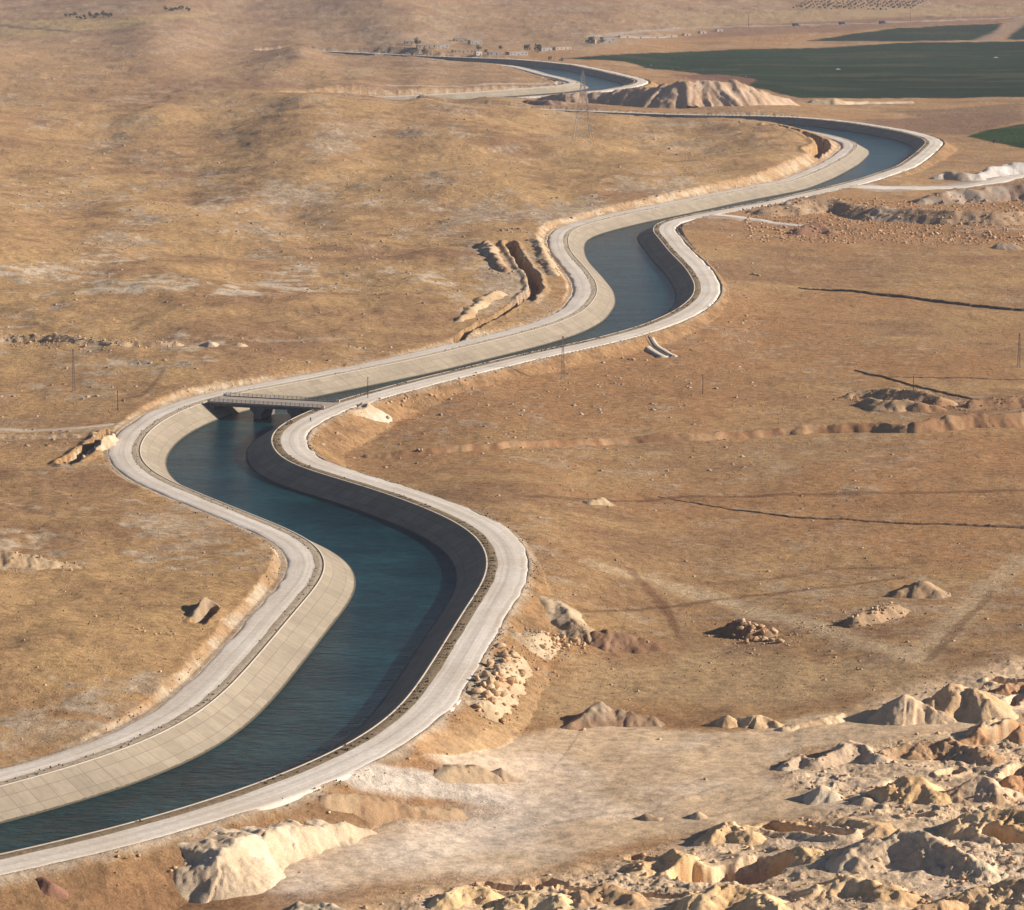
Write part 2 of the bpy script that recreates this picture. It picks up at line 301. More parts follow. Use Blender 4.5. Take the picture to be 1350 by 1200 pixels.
def mat_lining():
    m, t, b = newmat('concrete_lining'); P = world_pos(t); uv = nd(t, 'UVMap').outputs[0]
    sx = nd(t, 'SeparateXYZ'); t.links.new(uv, sx.inputs[0])
    def lines(src, per, wd):
        a = nd(t, 'Math'); a.operation = 'DIVIDE'; t.links.new(src, a.inputs[0]); a.inputs[1].default_value = per
        f = nd(t, 'Math'); f.operation = 'FRACT'; t.links.new(a.outputs[0], f.inputs[0])
        c = nd(t, 'Math'); c.operation = 'LESS_THAN'; t.links.new(f.outputs[0], c.inputs[0]); c.inputs[1].default_value = wd/per; return c.outputs[0]
    l1 = lines(sx.outputs[0], 6.0, .2); l2 = lines(sx.outputs[1], 4.2, .16)
    mx = nd(t, 'Math'); mx.operation = 'MAXIMUM'; t.links.new(l1, mx.inputs[0]); t.links.new(l2, mx.inputs[1])
    n = noise(t, P, .5, 5, .65); n2 = noise(t, P, .08, 3, .5)
    mp = nd(t, 'Mapping'); mp.inputs['Scale'].default_value = (.9, .06, 1); t.links.new(uv, mp.inputs[0]); st = noise(t, mp.outputs[0], 1.0, 4, .6)
    br = nd(t, 'TexBrick'); br.offset = 0; br.inputs['Scale'].default_value = 1; br.inputs['Brick Width'].default_value = 6; br.inputs['Row Height'].default_value = 4.2; br.inputs['Mortar Size'].default_value = 0
    br.inputs['Color1'].default_value = (.90, .895, .88, 1); br.inputs['Color2'].default_value = (1.06, 1.06, 1.06, 1); t.links.new(uv, br.inputs['Vector'])
    col = mix(t, (.285, .235, .172), ramp(t, n, [(.3, g3(.9)), (.7, g3(1.08))]), 1.0, 'MULTIPLY')
    col = mix(t, col, ramp(t, n2, [(.35, (.93, .93, .95)), (.65, g3(1.07))]), 1.0, 'MULTIPLY')
    col = mix(t, col, ramp(t, st, [(.3, (.88, .87, .85)), (.48, g3(1.0)), (.7, g3(1.04))]), 1.0, 'MULTIPLY')
    col = mix(t, col, br.outputs[0], 1.0, 'MULTIPLY')
    jf = nd(t, 'Math'); jf.operation = 'MULTIPLY'; t.links.new(mx.outputs[0], jf.inputs[0]); jf.inputs[1].default_value = .65
    col = mix(t, col, (.13, .10, .08), jf.outputs[0])
    # wet, algae-stained band just above the water
    z = nd(t, 'SeparateXYZ'); t.links.new(P, z.inputs[0])
    wet = nd(t, 'MapRange'); zn = nd(t, 'Math'); zn.operation = 'MULTIPLY_ADD'; t.links.new(st, zn.inputs[0]); zn.inputs[1].default_value = -.45; t.links.new(z.outputs[2], zn.inputs[2]); t.links.new(zn.outputs[0], wet.inputs[0]); wet.inputs[1].default_value = WZ+.12; wet.inputs[2].default_value = WZ-.02
    col = mix(t, col, (.09, .075, .05), wet.outputs[0])
    t.links.new(col, b.inputs['Base Color']); b.inputs['Roughness'].default_value = .85; bump(t, b, n, .05); return m
def mat_water():
    m, t, b = newmat('canal_water'); P = world_pos(t)
    mp = nd(t, 'Mapping'); mp.inputs['Rotation'].default_value = (0, 0, R(12)); mp.inputs['Scale'].default_value = (.30, .62, 1); t.links.new(P, mp.inputs[0])
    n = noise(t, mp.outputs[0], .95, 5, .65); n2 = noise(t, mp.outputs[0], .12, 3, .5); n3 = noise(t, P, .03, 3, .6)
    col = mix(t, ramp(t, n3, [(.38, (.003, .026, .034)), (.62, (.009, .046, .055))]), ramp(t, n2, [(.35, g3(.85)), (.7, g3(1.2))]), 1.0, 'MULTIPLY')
    col = mix(t, col, ramp(t, n, [(.35, g3(.6)), (.65, g3(1.45))]), 1.0, 'MULTIPLY'); t.links.new(col, b.inputs['Base Color']); b.inputs['Roughness'].default_value = .16; b.inputs['IOR'].default_value = 1.33; b.inputs['Specular IOR Level'].default_value = .15  # wave noise paints the light and dark of ripples into the base colour
    p = bump(t, b, n2, 1.6, 1.0); bump(t, b, n, 1.1, 1.0, p); return m
WZ = -4.9
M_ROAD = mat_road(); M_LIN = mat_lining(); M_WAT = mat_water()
M_KERB = mat_plain('kerb_concrete', (.50, .42, .33), .9, .12, .8)
M_VERGE = mat_ground('straw_verge', (.62, .50, .36), 2.2, .8); M_VERGD = mat_ground('weedy_verge', (.33, .25, .165), 2.2, 1.3)
M_CONC = mat_plain('weathered_concrete', (.34, .30, .255), .85, .15, .7)
M_DCONC = mat_plain('stained_concrete', (.155, .14, .13), .85, .2, .7)
M_STEEL = mat_plain('galvanised_steel', (.30, .29, .29), .55, .15, .5, .4)
M_DSTEEL = mat_plain('rusty_steel', (.17, .13, .11), .7, .2, 1)
M_WOOD = mat_plain('creosoted_timber', (.07, .05, .04), .9, .2, 1)
# ------------------------------------------------------------------ mesh helpers
COL = S.collection
def link(name, me, parent=None, m=None):
    o = bpy.data.objects.new(name, me); COL.objects.link(o)
    if parent is not None: o.parent = parent
    if m is not None: me.materials.append(m)
    return o
def mesh_np(name, V, Fq, smooth_=True, uv=None, cols=None):
    me = bpy.data.meshes.new(name); V = np.ascontiguousarray(V, np.float32); Fq = np.ascontiguousarray(Fq, np.int32)
    k = Fq.shape[1]; me.vertices.add(len(V)); me.vertices.foreach_set('co', V.ravel())
    me.loops.add(Fq.size); me.loops.foreach_set('vertex_index', Fq.ravel())
    me.polygons.add(len(Fq)); me.polygons.foreach_set('loop_start', np.arange(0, Fq.size, k, dtype=np.int32))
    if smooth_: me.polygons.foreach_set('use_smooth', np.ones(len(Fq), bool))
    if uv is not None:
        l = me.uv_layers.new(name='UVMap'); l.data.foreach_set('uv', np.ascontiguousarray(uv[Fq.ravel()], np.float32).ravel())
    if cols is not None:
        a = me.color_attributes.new('Col', 'FLOAT_COLOR', 'POINT'); a.data.foreach_set('color', (cols if cols.shape[1] == 4 else np.c_[cols, np.full(len(cols), .8)]).astype(np.float32).ravel())
    me.update(); me.validate(); return me
def gridF(nr, nc, flip=False):
    i = np.arange(nr*nc).reshape(nr, nc); q = np.stack([i[:-1, :-1], i[:-1, 1:], i[1:, 1:], i[1:, :-1]], -1).reshape(-1, 4)
    return q[:, ::-1] if flip else q
def tag(o, label=None, cat=None, group=None, kind=None):
    if label: o['label'] = label
    if cat: o['category'] = cat
    if group: o['group'] = group
    if kind: o['kind'] = kind
    return o
def empty(name, loc, rz=0):
    o = bpy.data.objects.new(name, None); COL.objects.link(o); o.location = loc; o.rotation_euler = (0, 0, rz); o.empty_display_size = .5; return o
class MB:
    def __init__(s): s.bm = bmesh.new()
    def box(s, c, d, rz=0, bev=0, rot=None):
        g = bmesh.ops.create_cube(s.bm, size=1); Mx = Matrix.Translation(c) @ (rot if rot is not None else Matrix.Rotation(rz, 4, 'Z')) @ Matrix.Diagonal((*d, 1))
        bmesh.ops.transform(s.bm, matrix=Mx, verts=g['verts'])
        if bev: bmesh.ops.bevel(s.bm, geom=list({e_ for v in g['verts'] for e_ in v.link_edges}), offset=bev, segments=2, affect='EDGES')
        return s
    def bar(s, a, b, r, n=6, r2=None):
        a = Vector(a); b = Vector(b); d = b-a; r2 = r if r2 is None else r2
        g = bmesh.ops.create_cone(s.bm, cap_ends=True, segments=n, radius1=r, radius2=r2, depth=d.length)
        bmesh.ops.transform(s.bm, matrix=Matrix.Translation((a+b)/2) @ d.to_track_quat('Z', 'Y').to_matrix().to_4x4(), verts=g['verts']); return s
    def prism(s, prof, y0, y1, rot=None):    # profile in xz, extruded along y
        v0 = [s.bm.verts.new((x, y0, z)) for x, z in prof]; v1 = [s.bm.verts.new((x, y1, z)) for x, z in prof]; n = len(prof)
        s.bm.faces.new(v0); s.bm.faces.new(v1[::-1])
        for i in range(n): s.bm.faces.new((v0[i], v1[i], v1[(i+1) % n], v0[(i+1) % n]))
        return s
    def build(s, name, m, parent=None, loc=None, rz=None, smooth_=False):
        bmesh.ops.recalc_face_normals(s.bm, faces=s.bm.faces); me = bpy.data.meshes.new(name); s.bm.to_mesh(me); s.bm.free()
        if smooth_: me.polygons.foreach_set('use_smooth', [True]*len(me.polygons))
        o = link(name, me, parent, m)
        if loc is not None: o.location = loc
        if rz is not None: o.rotation_euler = (0, 0, rz)
        return o
def copy_tree(o, parent=None):
    c = o.copy(); COL.objects.link(c); c.parent = parent
    for ch in list(o.children): copy_tree(ch, c)
    return c
#--TERRAIN
# ------------------------------------------------------------------ the ground: one sheet, rows and columns closer together where there is more to see
rowp = np.r_[np.arange(-62, 330, .8), np.arange(330, 1262, 1.15)]
Dr = F*H/(rowp-YH); Dr = np.r_[np.geomspace(60000, Dr[0]*1.02, 26), Dr, np.geomspace(Dr[-1]*.98, 60, 22)]
colp = np.r_[-np.geomspace(5200, 760, 30), np.arange(-745, 746, 1.3), np.geomspace(760, 5200, 30)]/F
X = colp[None]*Dr[:, None]; Y = np.repeat(Dr[:, None], len(colp), 1)
cell = np.abs(np.gradient(Dr))[:, None]*np.ones_like(X)
Z, E, SD, CUT, FILL, Q, FL = ground_z(X, Y, np.minimum(cell, 9))
def shade_cols(x, y, z, e, sd_, cut, fill, q, fl, grad=None):
    def A(*c): return np.array(c, float)
    n1 = fbm(x, y, 260, 4, 101); n2 = fbm(x, y*.6, 60, 4, 111); n3 = fbm(x*.5, y, 17, 4, 121); n4 = fbm(x*.7, y, 6, 4, 131)
    straw = A(.475, .302, .148); brown = A(.335, .198, .108); red = A(.40, .215, .105); grey = A(.42, .315, .215); pale = A(.60, .475, .345)
    def L(a, b, t): return a+(b-a)*t[..., None]
    c = L(brown[None]+np.zeros(x.shape+(3,)), straw, sst(.33, .62, .45*n2+.35*n3+.25*n1))
    natl = sst(-2, 4, z)
    right = 1-natl
    c = L(c, red, right*sst(.42, .62, .5*n1+.5*n2)*.75)
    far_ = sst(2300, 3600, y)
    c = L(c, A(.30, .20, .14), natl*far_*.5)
    # limestone showing through, in bands following the slope
    wx = x+25*fbm(x, y, 60, 2, 141); band = fbm(x*.7, z*9+y*.12+wx*.05, 30, 3, 151)
    rock = sst(.535, .585, .38*fbm(x, y*.35, 40, 4, 161)+.30*band+.32*n4)*natl*(1-sst(1500, 3000, y)*.65)
    rock += .38*right*sst(.60, .66, .35*fbm(x, y*.4, 34, 4, 171)+.65*n4)
    c = L(c, grey, np.clip(rock, 0, 1)*.85); c = L(c, pale, np.clip(rock*sst(.5, .62, fbm(x, y*.5, 3, 3, 133)), 0, 1)*.65)
    # cut slopes are raw pale rock, fills are stony earth
    rawn = fbm(x, y, 7, 4, 181)
    c = L(c, L(A(.46, .30, .17)+np.zeros(c.shape), A(.60, .47, .33), sst(.4, .65, rawn)), cut*(1-sst(16, 28, e+(rawn-.5)*10))*.95)
    c = L(c, L(A(.27, .165, .085)+np.zeros(c.shape), A(.40, .24, .12), sst(.35, .65, rawn)), fill*.85*(1-sst(18, 44, e+(rawn-.5)*16)))
    mg_ = np.where(sd_ > 0, 10.2, 12.0); sh_ = 1-sst(0, 3.2, e-mg_+(fbm(x, y, 6, 3, 185)-.5)*3.4); c = L(c, A(.52, .42, .31), np.clip(sh_, 0, 1)*.8*(e > 0))
    c = L(c, A(.72, .52, .33), np.clip(q, 0, 1)*.95); c = L(c, A(.74, .57, .40), np.clip(q, 0, 1)*sst(.5, .68, fbm(x, y, 30, 3, 191))*.6)
    fl = fl*(1-fill*(1-sst(.0, .35, 0*fill))*.9)
    c = L(c, L(A(.61, .445, .285)+np.zeros(c.shape), A(.70, .545, .395), sst(.4, .62, fbm(x, y, 26, 4, 201))), np.clip(fl, 0, 1)*.95)
    return c, L
C, LERP = shade_cols(X, Y, Z, E, SD, CUT, FILL, Q, FL)
def paint_poly(px, col, a=1.0, edge=3, nz=8, lv=None, spk=0):
    pts = ats(px) if lv is None else unp(px, lv); d = sdpoly(X, Y, pts); m = d < edge+nz+2
    if not m.any(): return
    k = 1-sst(-edge, edge, d[m]+(fbm(X[m], Y[m], 22, 3, 211)-.5)*nz); k = k if not spk else k*sst(.40, .56, fbm(X[m]*.6, Y[m], 6, 4, 215)); C[m] = C[m]+(np.array(col)-C[m])*(k*a)[:, None]
def paint_line(px, wd, col, a=1.0, soft=.5, nz=1.5, lv=None, ruts=False):
    pts = ats(px) if lv is None else unp(px, lv)
    m = (X > pts[:, 0].min()-wd*3) & (X < pts[:, 0].max()+wd*3) & (Y > pts[:, 1].min()-wd*3) & (Y < pts[:, 1].max()+wd*3)
    if not m.any(): return
    d, t = poly_d(X[m], Y[m], pts); d = d+(fbm(X[m], Y[m], 10, 3, 221)-.5)*nz
    k = (1-sst(wd*(.5-soft*.5), wd*(.5+soft*.5), d))*a*(.8+.5*(fbm(X[m], Y[m], 25, 2, 231)-.3))
    C[m] = C[m]+(np.array(col)-C[m])*np.clip(k, 0, 1)[:, None]
GREEN = (.019, .040, .018)
# distant farmland
paint_poly([(0,27),(90,24),(150,27),(240,19),(282,19),(200,30),(90,42),(0,54)], (.46, .32, .16), .9, 12, 25)
paint_line([(0,33),(90,42)], 14, (.16, .12, .10), .8)
paint_poly([(880,20),(1050,14),(1350,8),(1350,16),(1050,30),(880,36)], (.42, .29, .16), .8, 14, 30)
paint_poly([(1050,44),(1160,37),(1350,28),(1350,20),(1220,21),(960,33),(900,52)], (.25, .15, .10), .7, 14, 20)
paint_line([(780,50),(900,37),(1050,33),(1180,29),(1350,22)], 16, (.50, .41, .33), .9, .4, 3)
paint_line([(900,64),(1100,60),(1200,54)], 14, (.42, .29, .18), .9)
paint_poly([(738,78),(790,73.5),(900,68.5),(1020,64),(1190,57),(1302,55),(1360,54),(1500,48),(1500,128),(1352,128.5),(1200,129),(1052,129.5),(1020,122),(985,112),(960,106),(900,94),(850,90),(827,82)], GREEN, 1, 4, 8)
paint_poly([(1064,53.5),(1120,45),(1183,37),(1323,31),(1303,52.5),(1190,55)], (.028, .044, .024), 1, 5, 8)
paint_poly([(1326,52),(1350,30),(1500,24),(1500,48),(1360,52)], (.028, .044, .024), 1, 5, 8)
paint_line([(1298,54),(1328,40),(1350,24)], 26, (.36, .25, .18), .9)
for a_, b_, v_ in (((900,100),(1350,97),.6), ((940,80),(1350,72),.5), ((900,93),(970,92),.9), ((1100,86),(1350,84),.35)): paint_line([a_, b_], 9, (.12, .11, .06), v_, .9, 8)
paint_poly([(880,98),(960,99),(1000,106),(985,113),(940,108)], (.25, .13, .09), .9, 4, 6)
paint_poly([(1130,158),(1250,150),(1350,146),(1350,160),(1275,178),(1180,172)], (.24, .15, .10), .8, 6, 12)
paint_poly([(1170,146),(1350,136),(1350,145),(1210,153)], (.24, .16, .10), .7, 6, 12)
paint_poly([(1273,180),(1300,172),(1352,163),(1500,150),(1500,215),(1352,196),(1315,189)], (.028, .056, .018), 1, 3, 5)
# far loop: pale access road and bare ground
paint_line([(520,133),(620,131),(700,126),(760,120)], 14, (.56, .47, .38), .9, .5, 3)
paint_poly([(560,45),(620,40),(640,48),(620,56),(520,56),(480,50)], (.42, .29, .19), .8, 14, 30)
# pale haul road on the right and stony ground near it
paint_line([(1085,252),(1160,250),(1250,246),(1300,240),(1350,226),(1420,215)], 22, (.52, .43, .35), .95, .5, 5)
paint_line([(905,290),(960,288),(1000,291),(1062,297)], 9, (.50, .43, .37), .9, .5, 3)
paint_line([(1270,304),(1350,302)], 6, (.50, .42, .36), .7)
# left dirt track and faint paths
paint_line([(-80,567),(60,567),(130,566),(165,560)], 5.5, (.50, .38, .27), .95, .5, 1)
paint_line([(222,480),(190,520),(150,530)], 2, (.17, .11, .07), .6)
paint_line([(330,449),(400,449),(460,446)], 4, (.46, .37, .28), .6)
paint_poly([(288,388),(340,372),(400,350),(432,346),(410,370),(420,385),(360,390)], (.62, .50, .37), .9, 3, 26, None, 1)
paint_poly([(115,335),(160,330),(185,336),(150,350),(110,347)], (.62, .50, .37), .9, 3, 26, None, 1)
paint_poly([(0,345),(60,345),(95,356),(40,366),(0,362)], (.62, .50, .37), .9, 3, 26, None, 1)
paint_poly([(120,372),(250,360),(255,378),(180,388),(110,384)], (.62, .50, .37), .9, 3, 26, None, 1)
paint_poly([(575,360),(600,352),(585,375),(520,362)], (.62, .50, .37), .9, 3, 26, None, 1)
# right plain
TR = (.62, .46, .29)
paint_line([(790,745),(860,765),(950,790),(1060,820),(1150,850),(1210,868)], 9, TR, .8, .8, 4)
paint_line([(1205,868),(1240,840),(1290,790),(1350,735)], 9, TR, .6, .8, 4)
paint_line([(1225,870),(1260,830),(1310,780)], 2.4, (.20, .11, .06), .6)
paint_line([(830,750),(870,790),(895,830),(905,862)], 3.5, (.20, .10, .06), .7)
paint_line([(850,760),(890,800),(912,850)], 2.6, (.42, .27, .15), .7)
paint_line([(640,640),(800,655),(1000,662),(1200,668),(1350,672)], 14, (.36, .20, .10), .6, .9, 6)
paint_line([(700,655),(900,655),(1200,650),(1350,647)], 4, (.17, .09, .055), .7, .6, 2)
paint_line([(930,770),(1000,765),(1100,750),(1180,748)], 3.0, (.18, .10, .06), .5)
paint_line([(740,806),(950,790),(1130,770),(1190,762)], 2.2, (.17, .10, .06), .7, .5, 1.5)
paint_line([(1060,760),(1120,705),(1190,668)], 9, (.40, .24, .12), .5, .9, 4)
paint_line([(1190,750),(1260,700),(1320,670)], 4, (.38, .23, .12), .5, .9, 3)
paint_poly([(760,870),(900,858),(1100,870),(1250,880),(1160,915),(1000,930),(850,925),(700,955),(640,985),(600,990),(690,930)], (.50, .34, .185), .85, 8, 14)
paint_poly([(790,850),(830,830),(890,850),(880,880),(800,880)], (.33, .19, .10), .6, 4, 8)
paint_poly([(0,1200),(120,1165),(250,1125),(330,1085),(440,1070),(300,1210)], (.33, .185, .095), .7, 6, 8)
paint_line([(470,1022),(510,1027),(560,1033),(610,1041),(650,1052)], 9.5, (.70, .60, .49), 1.1, .35, 1)
paint_line([(640,1047),(668,1060),(640,1085),(590,1105),(530,1125)], 16, (.70, .58, .46), .7, .9, 6)
paint_poly([(540,1110),(620,1085),(700,1070),(760,1080),(640,1130),(480,1160),(400,1180),(370,1150),(440,1115)], (.68, .56, .445), .5, 16, 24)
for k_, dd in enumerate((0, 9, 20, 31)): paint_line([(720,1150-dd*2),(840,1100-dd),(1000,1060-dd*2),(1060,1000-dd)], .9, (.33, .25, .18), .4, .6, 1.2)
paint_poly([(345,560),(360,556),(370,562),(360,566)], (.5,.4,.3), 0, 1, 1)
gm = (C[..., 1] > C[..., 0]*1.12)
if gm.any(): xx_, yy_ = X[gm], Y[gm]; C[gm] *= (.62+.75*fbm(xx_*.25, yy_, 55, 4, 951)+.35*(fbm(xx_*.12, yy_, 16, 2, 955)-.5))[:, None]; C[gm] += (np.array([.10, .085, .05])-C[gm])*(.45*sst(.62, .75, fbm(xx_*.3, yy_, 40, 3, 957)))[:, None]
nc = len(colp); nr = len(Dr)
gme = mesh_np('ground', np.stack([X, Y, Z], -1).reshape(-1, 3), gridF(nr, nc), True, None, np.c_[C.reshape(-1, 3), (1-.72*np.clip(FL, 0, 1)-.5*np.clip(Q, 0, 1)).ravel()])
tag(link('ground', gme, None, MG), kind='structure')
# ------------------------------------------------------------------ the canal: ribbons swept along the course
def ribbon(name, side, prof, m, jitter=None, closed=False, drape=None):
    """prof: list of (e, z); side +1 left bank, -1 right bank"""
    off = OL if side > 0 else OR; n = NL*side; k = len(prof)
    P = np.zeros((len(M), k, 3)); uv = np.zeros((len(M), k, 2))
    for j, (e_, z_) in enumerate(prof):
        jj = 0 if jitter is None or jitter[j] == 0 else (fbm(ARC, ARC*0, 9, 4, 300+(j > 2)+int(side)*7)-.5)*jitter[j]
        o_ = off+e_+jj; q = M+n*o_[:, None]
        P[:, j, :2] = q; P[:, j, 2] = z_; uv[:, j, 0] = ARC
    # inner bends: stop offset curves from folding back
    for j in range(k):
        adv = ((P[1:, j, :2]-P[:-1, j, :2])*T[:-1]).sum(1)
        bad = np.r_[False, adv < .15]
        if bad.any():
            good = np.where(~bad)[0]
            for ax in (0, 1): P[:, j, ax] = np.interp(np.arange(len(M)), good, P[good, j, ax])
    w_ = np.r_[0, np.cumsum([math.hypot(prof[i+1][0]-prof[i][0], prof[i+1][1]-prof[i][1]) for i in range(k-1)])]
    uv[:, :, 1] = w_[None]
    me = mesh_np(name, P.reshape(-1, 3), gridF(len(M), k, side > 0), False, uv.reshape(-1, 2))
    o = link(name, me, None, m); tag(o, kind='structure'); return o
RUN = 9.0/4.9
for side in (1, -1):
    ribbon('canal_lining', side, [(-RUN*7.5, -7.5), (-.35, -.19), (-.35, .0)], M_LIN)
    ribbon('kerb', side, [(-.35, -.25), (-.35, .16), (.25, .16), (.25, -.3)], M_KERB)
ribbon('verge', 1, [(.25, .06), (1.2, .2), (2.6, .08), (3.2, .0)], M_VERGE, [0, 0, .8, .8])
ribbon('verge', -1, [(.25, .06), (1.4, .25), (3.0, .1), (3.5, .0)], M_VERGD, [0, 0, .8, .8])
ribbon('road', 1, [(2.0, .05), (2.6, .07), (6, .10), (9.6, .08), (10.1, .0), (10.8, -.3), (13.5, -3.2)], M_ROAD, [.9, .9, 0, 1.9, 1.9, 1.9, 0])
ribbon('road', -1, [(2.6, .05), (3.4, .07), (7, .10), (11.3, .08), (11.8, .0), (12.5, -.3), (15.5, -3.2)], M_ROAD, [.9, .9, 0, 2.1, 2.1, 2.1, 0])
def drape_road(name, px, wd, lv, m, z_up=.14):
    A = resamp(smooth(resamp(unp(px, lv), 3), 3, 2), 1.6); tt = np.gradient(A, axis=0); tt /= np.linalg.norm(tt, axis=1)[:, None]; nn = np.c_[-tt[:, 1], tt[:, 0]]; k = 7
    P = np.zeros((len(A), k, 3)); uv = np.zeros((len(A), k, 2)); d = np.arange(len(A))*1.6
    for j in range(k):
        o_ = wd*(j/(k-1)-.5); o_ = o_*(1+(fbm(d, d*0+j, 9, 3, 640+(j > 3))-.5)*.35); P[:, j, :2] = A+nn*np.reshape(o_, (-1, 1)); uv[:, j, 0] = d; uv[:, j, 1] = wd*j/(k-1)
        zz = ground_z(P[:, j, 0], P[:, j, 1])[0]; P[:, j, 2] = smooth(zz, 2, 1)+z_up*(1 if 0 < j < k-1 else -1.2)
    tag(link(name, mesh_np(name, P.reshape(-1, 3), gridF(len(A), k, True), False, uv.reshape(-1, 2)), None, m), kind='structure')
drape_road('haul_road', [(1090,251),(1150,249),(1215,247),(1260,244),(1310,237),(1370,222)], 17, -1.5, M_ROAD, .4)
drape_road('haul_road', [(900,289.5),(945,288),(990,290),(1025,293),(1062,297)], 8, -1.5, M_ROAD, .3)
M_DIRT = mat_plain('dirt_track', (.50, .385, .27), 1, .12, .5)
drape_road('dirt_track', [(-90,567),(0,567.5),(70,567),(130,565),(158,558)], 5, 0, M_DIRT, .2)
# water
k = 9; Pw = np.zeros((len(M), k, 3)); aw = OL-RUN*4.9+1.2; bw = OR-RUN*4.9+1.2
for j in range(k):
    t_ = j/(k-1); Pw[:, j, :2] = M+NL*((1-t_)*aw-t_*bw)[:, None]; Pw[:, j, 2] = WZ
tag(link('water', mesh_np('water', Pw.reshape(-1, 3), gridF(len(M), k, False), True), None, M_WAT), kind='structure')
#--OBJECTS
# ------------------------------------------------------------------ stones
def stone_mesh(seed, sub=1, flat=.75):
    r_ = random.Random(seed); bm = bmesh.new(); n = 11 if sub == 1 else 17
    for i in range(n):
        u = Vector((r_.gauss(0, 1), r_.gauss(0, 1), r_.gauss(0, 1))).normalized()*r_.uniform(.40, .56)
        bm.verts.new((u.x*1.15, u.y*.9, u.z*flat))
    g = bmesh.ops.convex_hull(bm, input=bm.verts); bmesh.ops.delete(bm, geom=[v for v in g['geom_interior'] if isinstance(v, bmesh.types.BMVert)], context='VERTS')
    if sub > 1:
        bmesh.ops.bevel(bm, geom=list(bm.edges), offset=.03, segments=1, affect='EDGES'); 
    bmesh.ops.triangulate(bm, faces=bm.faces); bm.verts.ensure_lookup_table(); bm.verts.index_update()
    V = np.array([v.co[:] for v in bm.verts]); Fc = np.array([[v.index for v in f.verts] for f in bm.faces]); bm.free(); return V, Fc
STN = [stone_mesh(i, 1, [.6, .8, .95, .7, .5, .85][i]) for i in range(6)]
def mat_stone(name, c, a=.25):
    m, t, b = newmat(name); P = world_pos(t); n = noise(t, P, 1.3, 5, .7); n2 = noise(t, P, .22, 2, .5)
    oi = nd(t, 'ObjectInfo')
    col = mix(t, c, ramp(t, n, [(.3, g3(1-a)), (.7, g3(1+a))]), 1.0, 'MULTIPLY')
    col = mix(t, col, ramp(t, n2, [(.35, (.95, .82, .7)), (.62, (1.08, 1.08, 1.1))]), 1.0, 'MULTIPLY')
    col = mix(t, col, ramp(t, oi.outputs['Random'], [(0, (.8, .76, .7)), (1, (1.15, 1.13, 1.1))]), 1.0, 'MULTIPLY')
    t.links.new(col, b.inputs['Base Color']); b.inputs['Roughness'].default_value = .95; bump(t, b, n, .15); return m
M_ST = mat_stone('pale_limestone', (.55, .405, .265)); M_STG = mat_stone('grey_limestone', (.42, .33, .25)); M_STR = mat_stone('reddish_stone', (.40, .25, .145))
def stones(name, pts, sizes, m, label, cat='stones', sink=.25, seed=1):
    """uncountable small stones in one mesh. pts (n,3)"""
    g = np.random.default_rng(seed); Vs = []; Fs = []; o = 0
    for k in range(6):
        idx = np.where(g.integers(0, 6, len(pts)) == k)[0] if k else None
    kk = g.integers(0, 6, len(pts)); an = g.uniform(0, 6.28, len(pts))
    for k in range(6):
        ix = np.where(kk == k)[0]
        if len(ix) == 0: continue
        V, Fc = STN[k]; c = np.cos(an[ix])[:, None]; s_ = np.sin(an[ix])[:, None]; sz = sizes[ix][:, None]
        x = (V[:, 0]*c-V[:, 1]*s_)*sz+pts[ix, 0:1]; y = (V[:, 0]*s_+V[:, 1]*c)*sz+pts[ix, 1:2]; z = (V[:, 2]+.35-sink)*sz+pts[ix, 2:3]
        Vs.append(np.stack([x, y, z], -1).reshape(-1, 3)); Fs.append((Fc[None]+(np.arange(len(ix))*len(V))[:, None, None]).reshape(-1, 3)+o); o += len(ix)*len(V)
    ob = link(name, mesh_np(name, np.concatenate(Vs), np.concatenate(Fs), False), None, m); tag(ob, label, cat, None, 'stuff'); return ob
ST_ME = []
for i in range(6):
    V, Fc = stone_mesh(50+i, 2, [.7, .85, .95, .7, .6, .85][i]); ST_ME.append(mesh_np('boulder', V, Fc, False))
ST_VAR = {}
def boulder(x, y, z, s_, m, label, group):
    k = rnd.randrange(6); key = (k, m.name)
    if key not in ST_VAR: me = ST_ME[k].copy(); me.materials.append(m); ST_VAR[key] = me
    o = bpy.data.objects.new('boulder', ST_VAR[key]); COL.objects.link(o)
    o.location = (x, y, z+.22*s_); o.scale = (s_*rnd.uniform(.8, 1.2), s_*rnd.uniform(.8, 1.2), s_*rnd.uniform(.7, 1.1)); o.rotation_euler = (rnd.uniform(-.3, .3), rnd.uniform(-.3, .3), rnd.uniform(0, 6.28))
    tag(o, label, 'boulder', group); return o
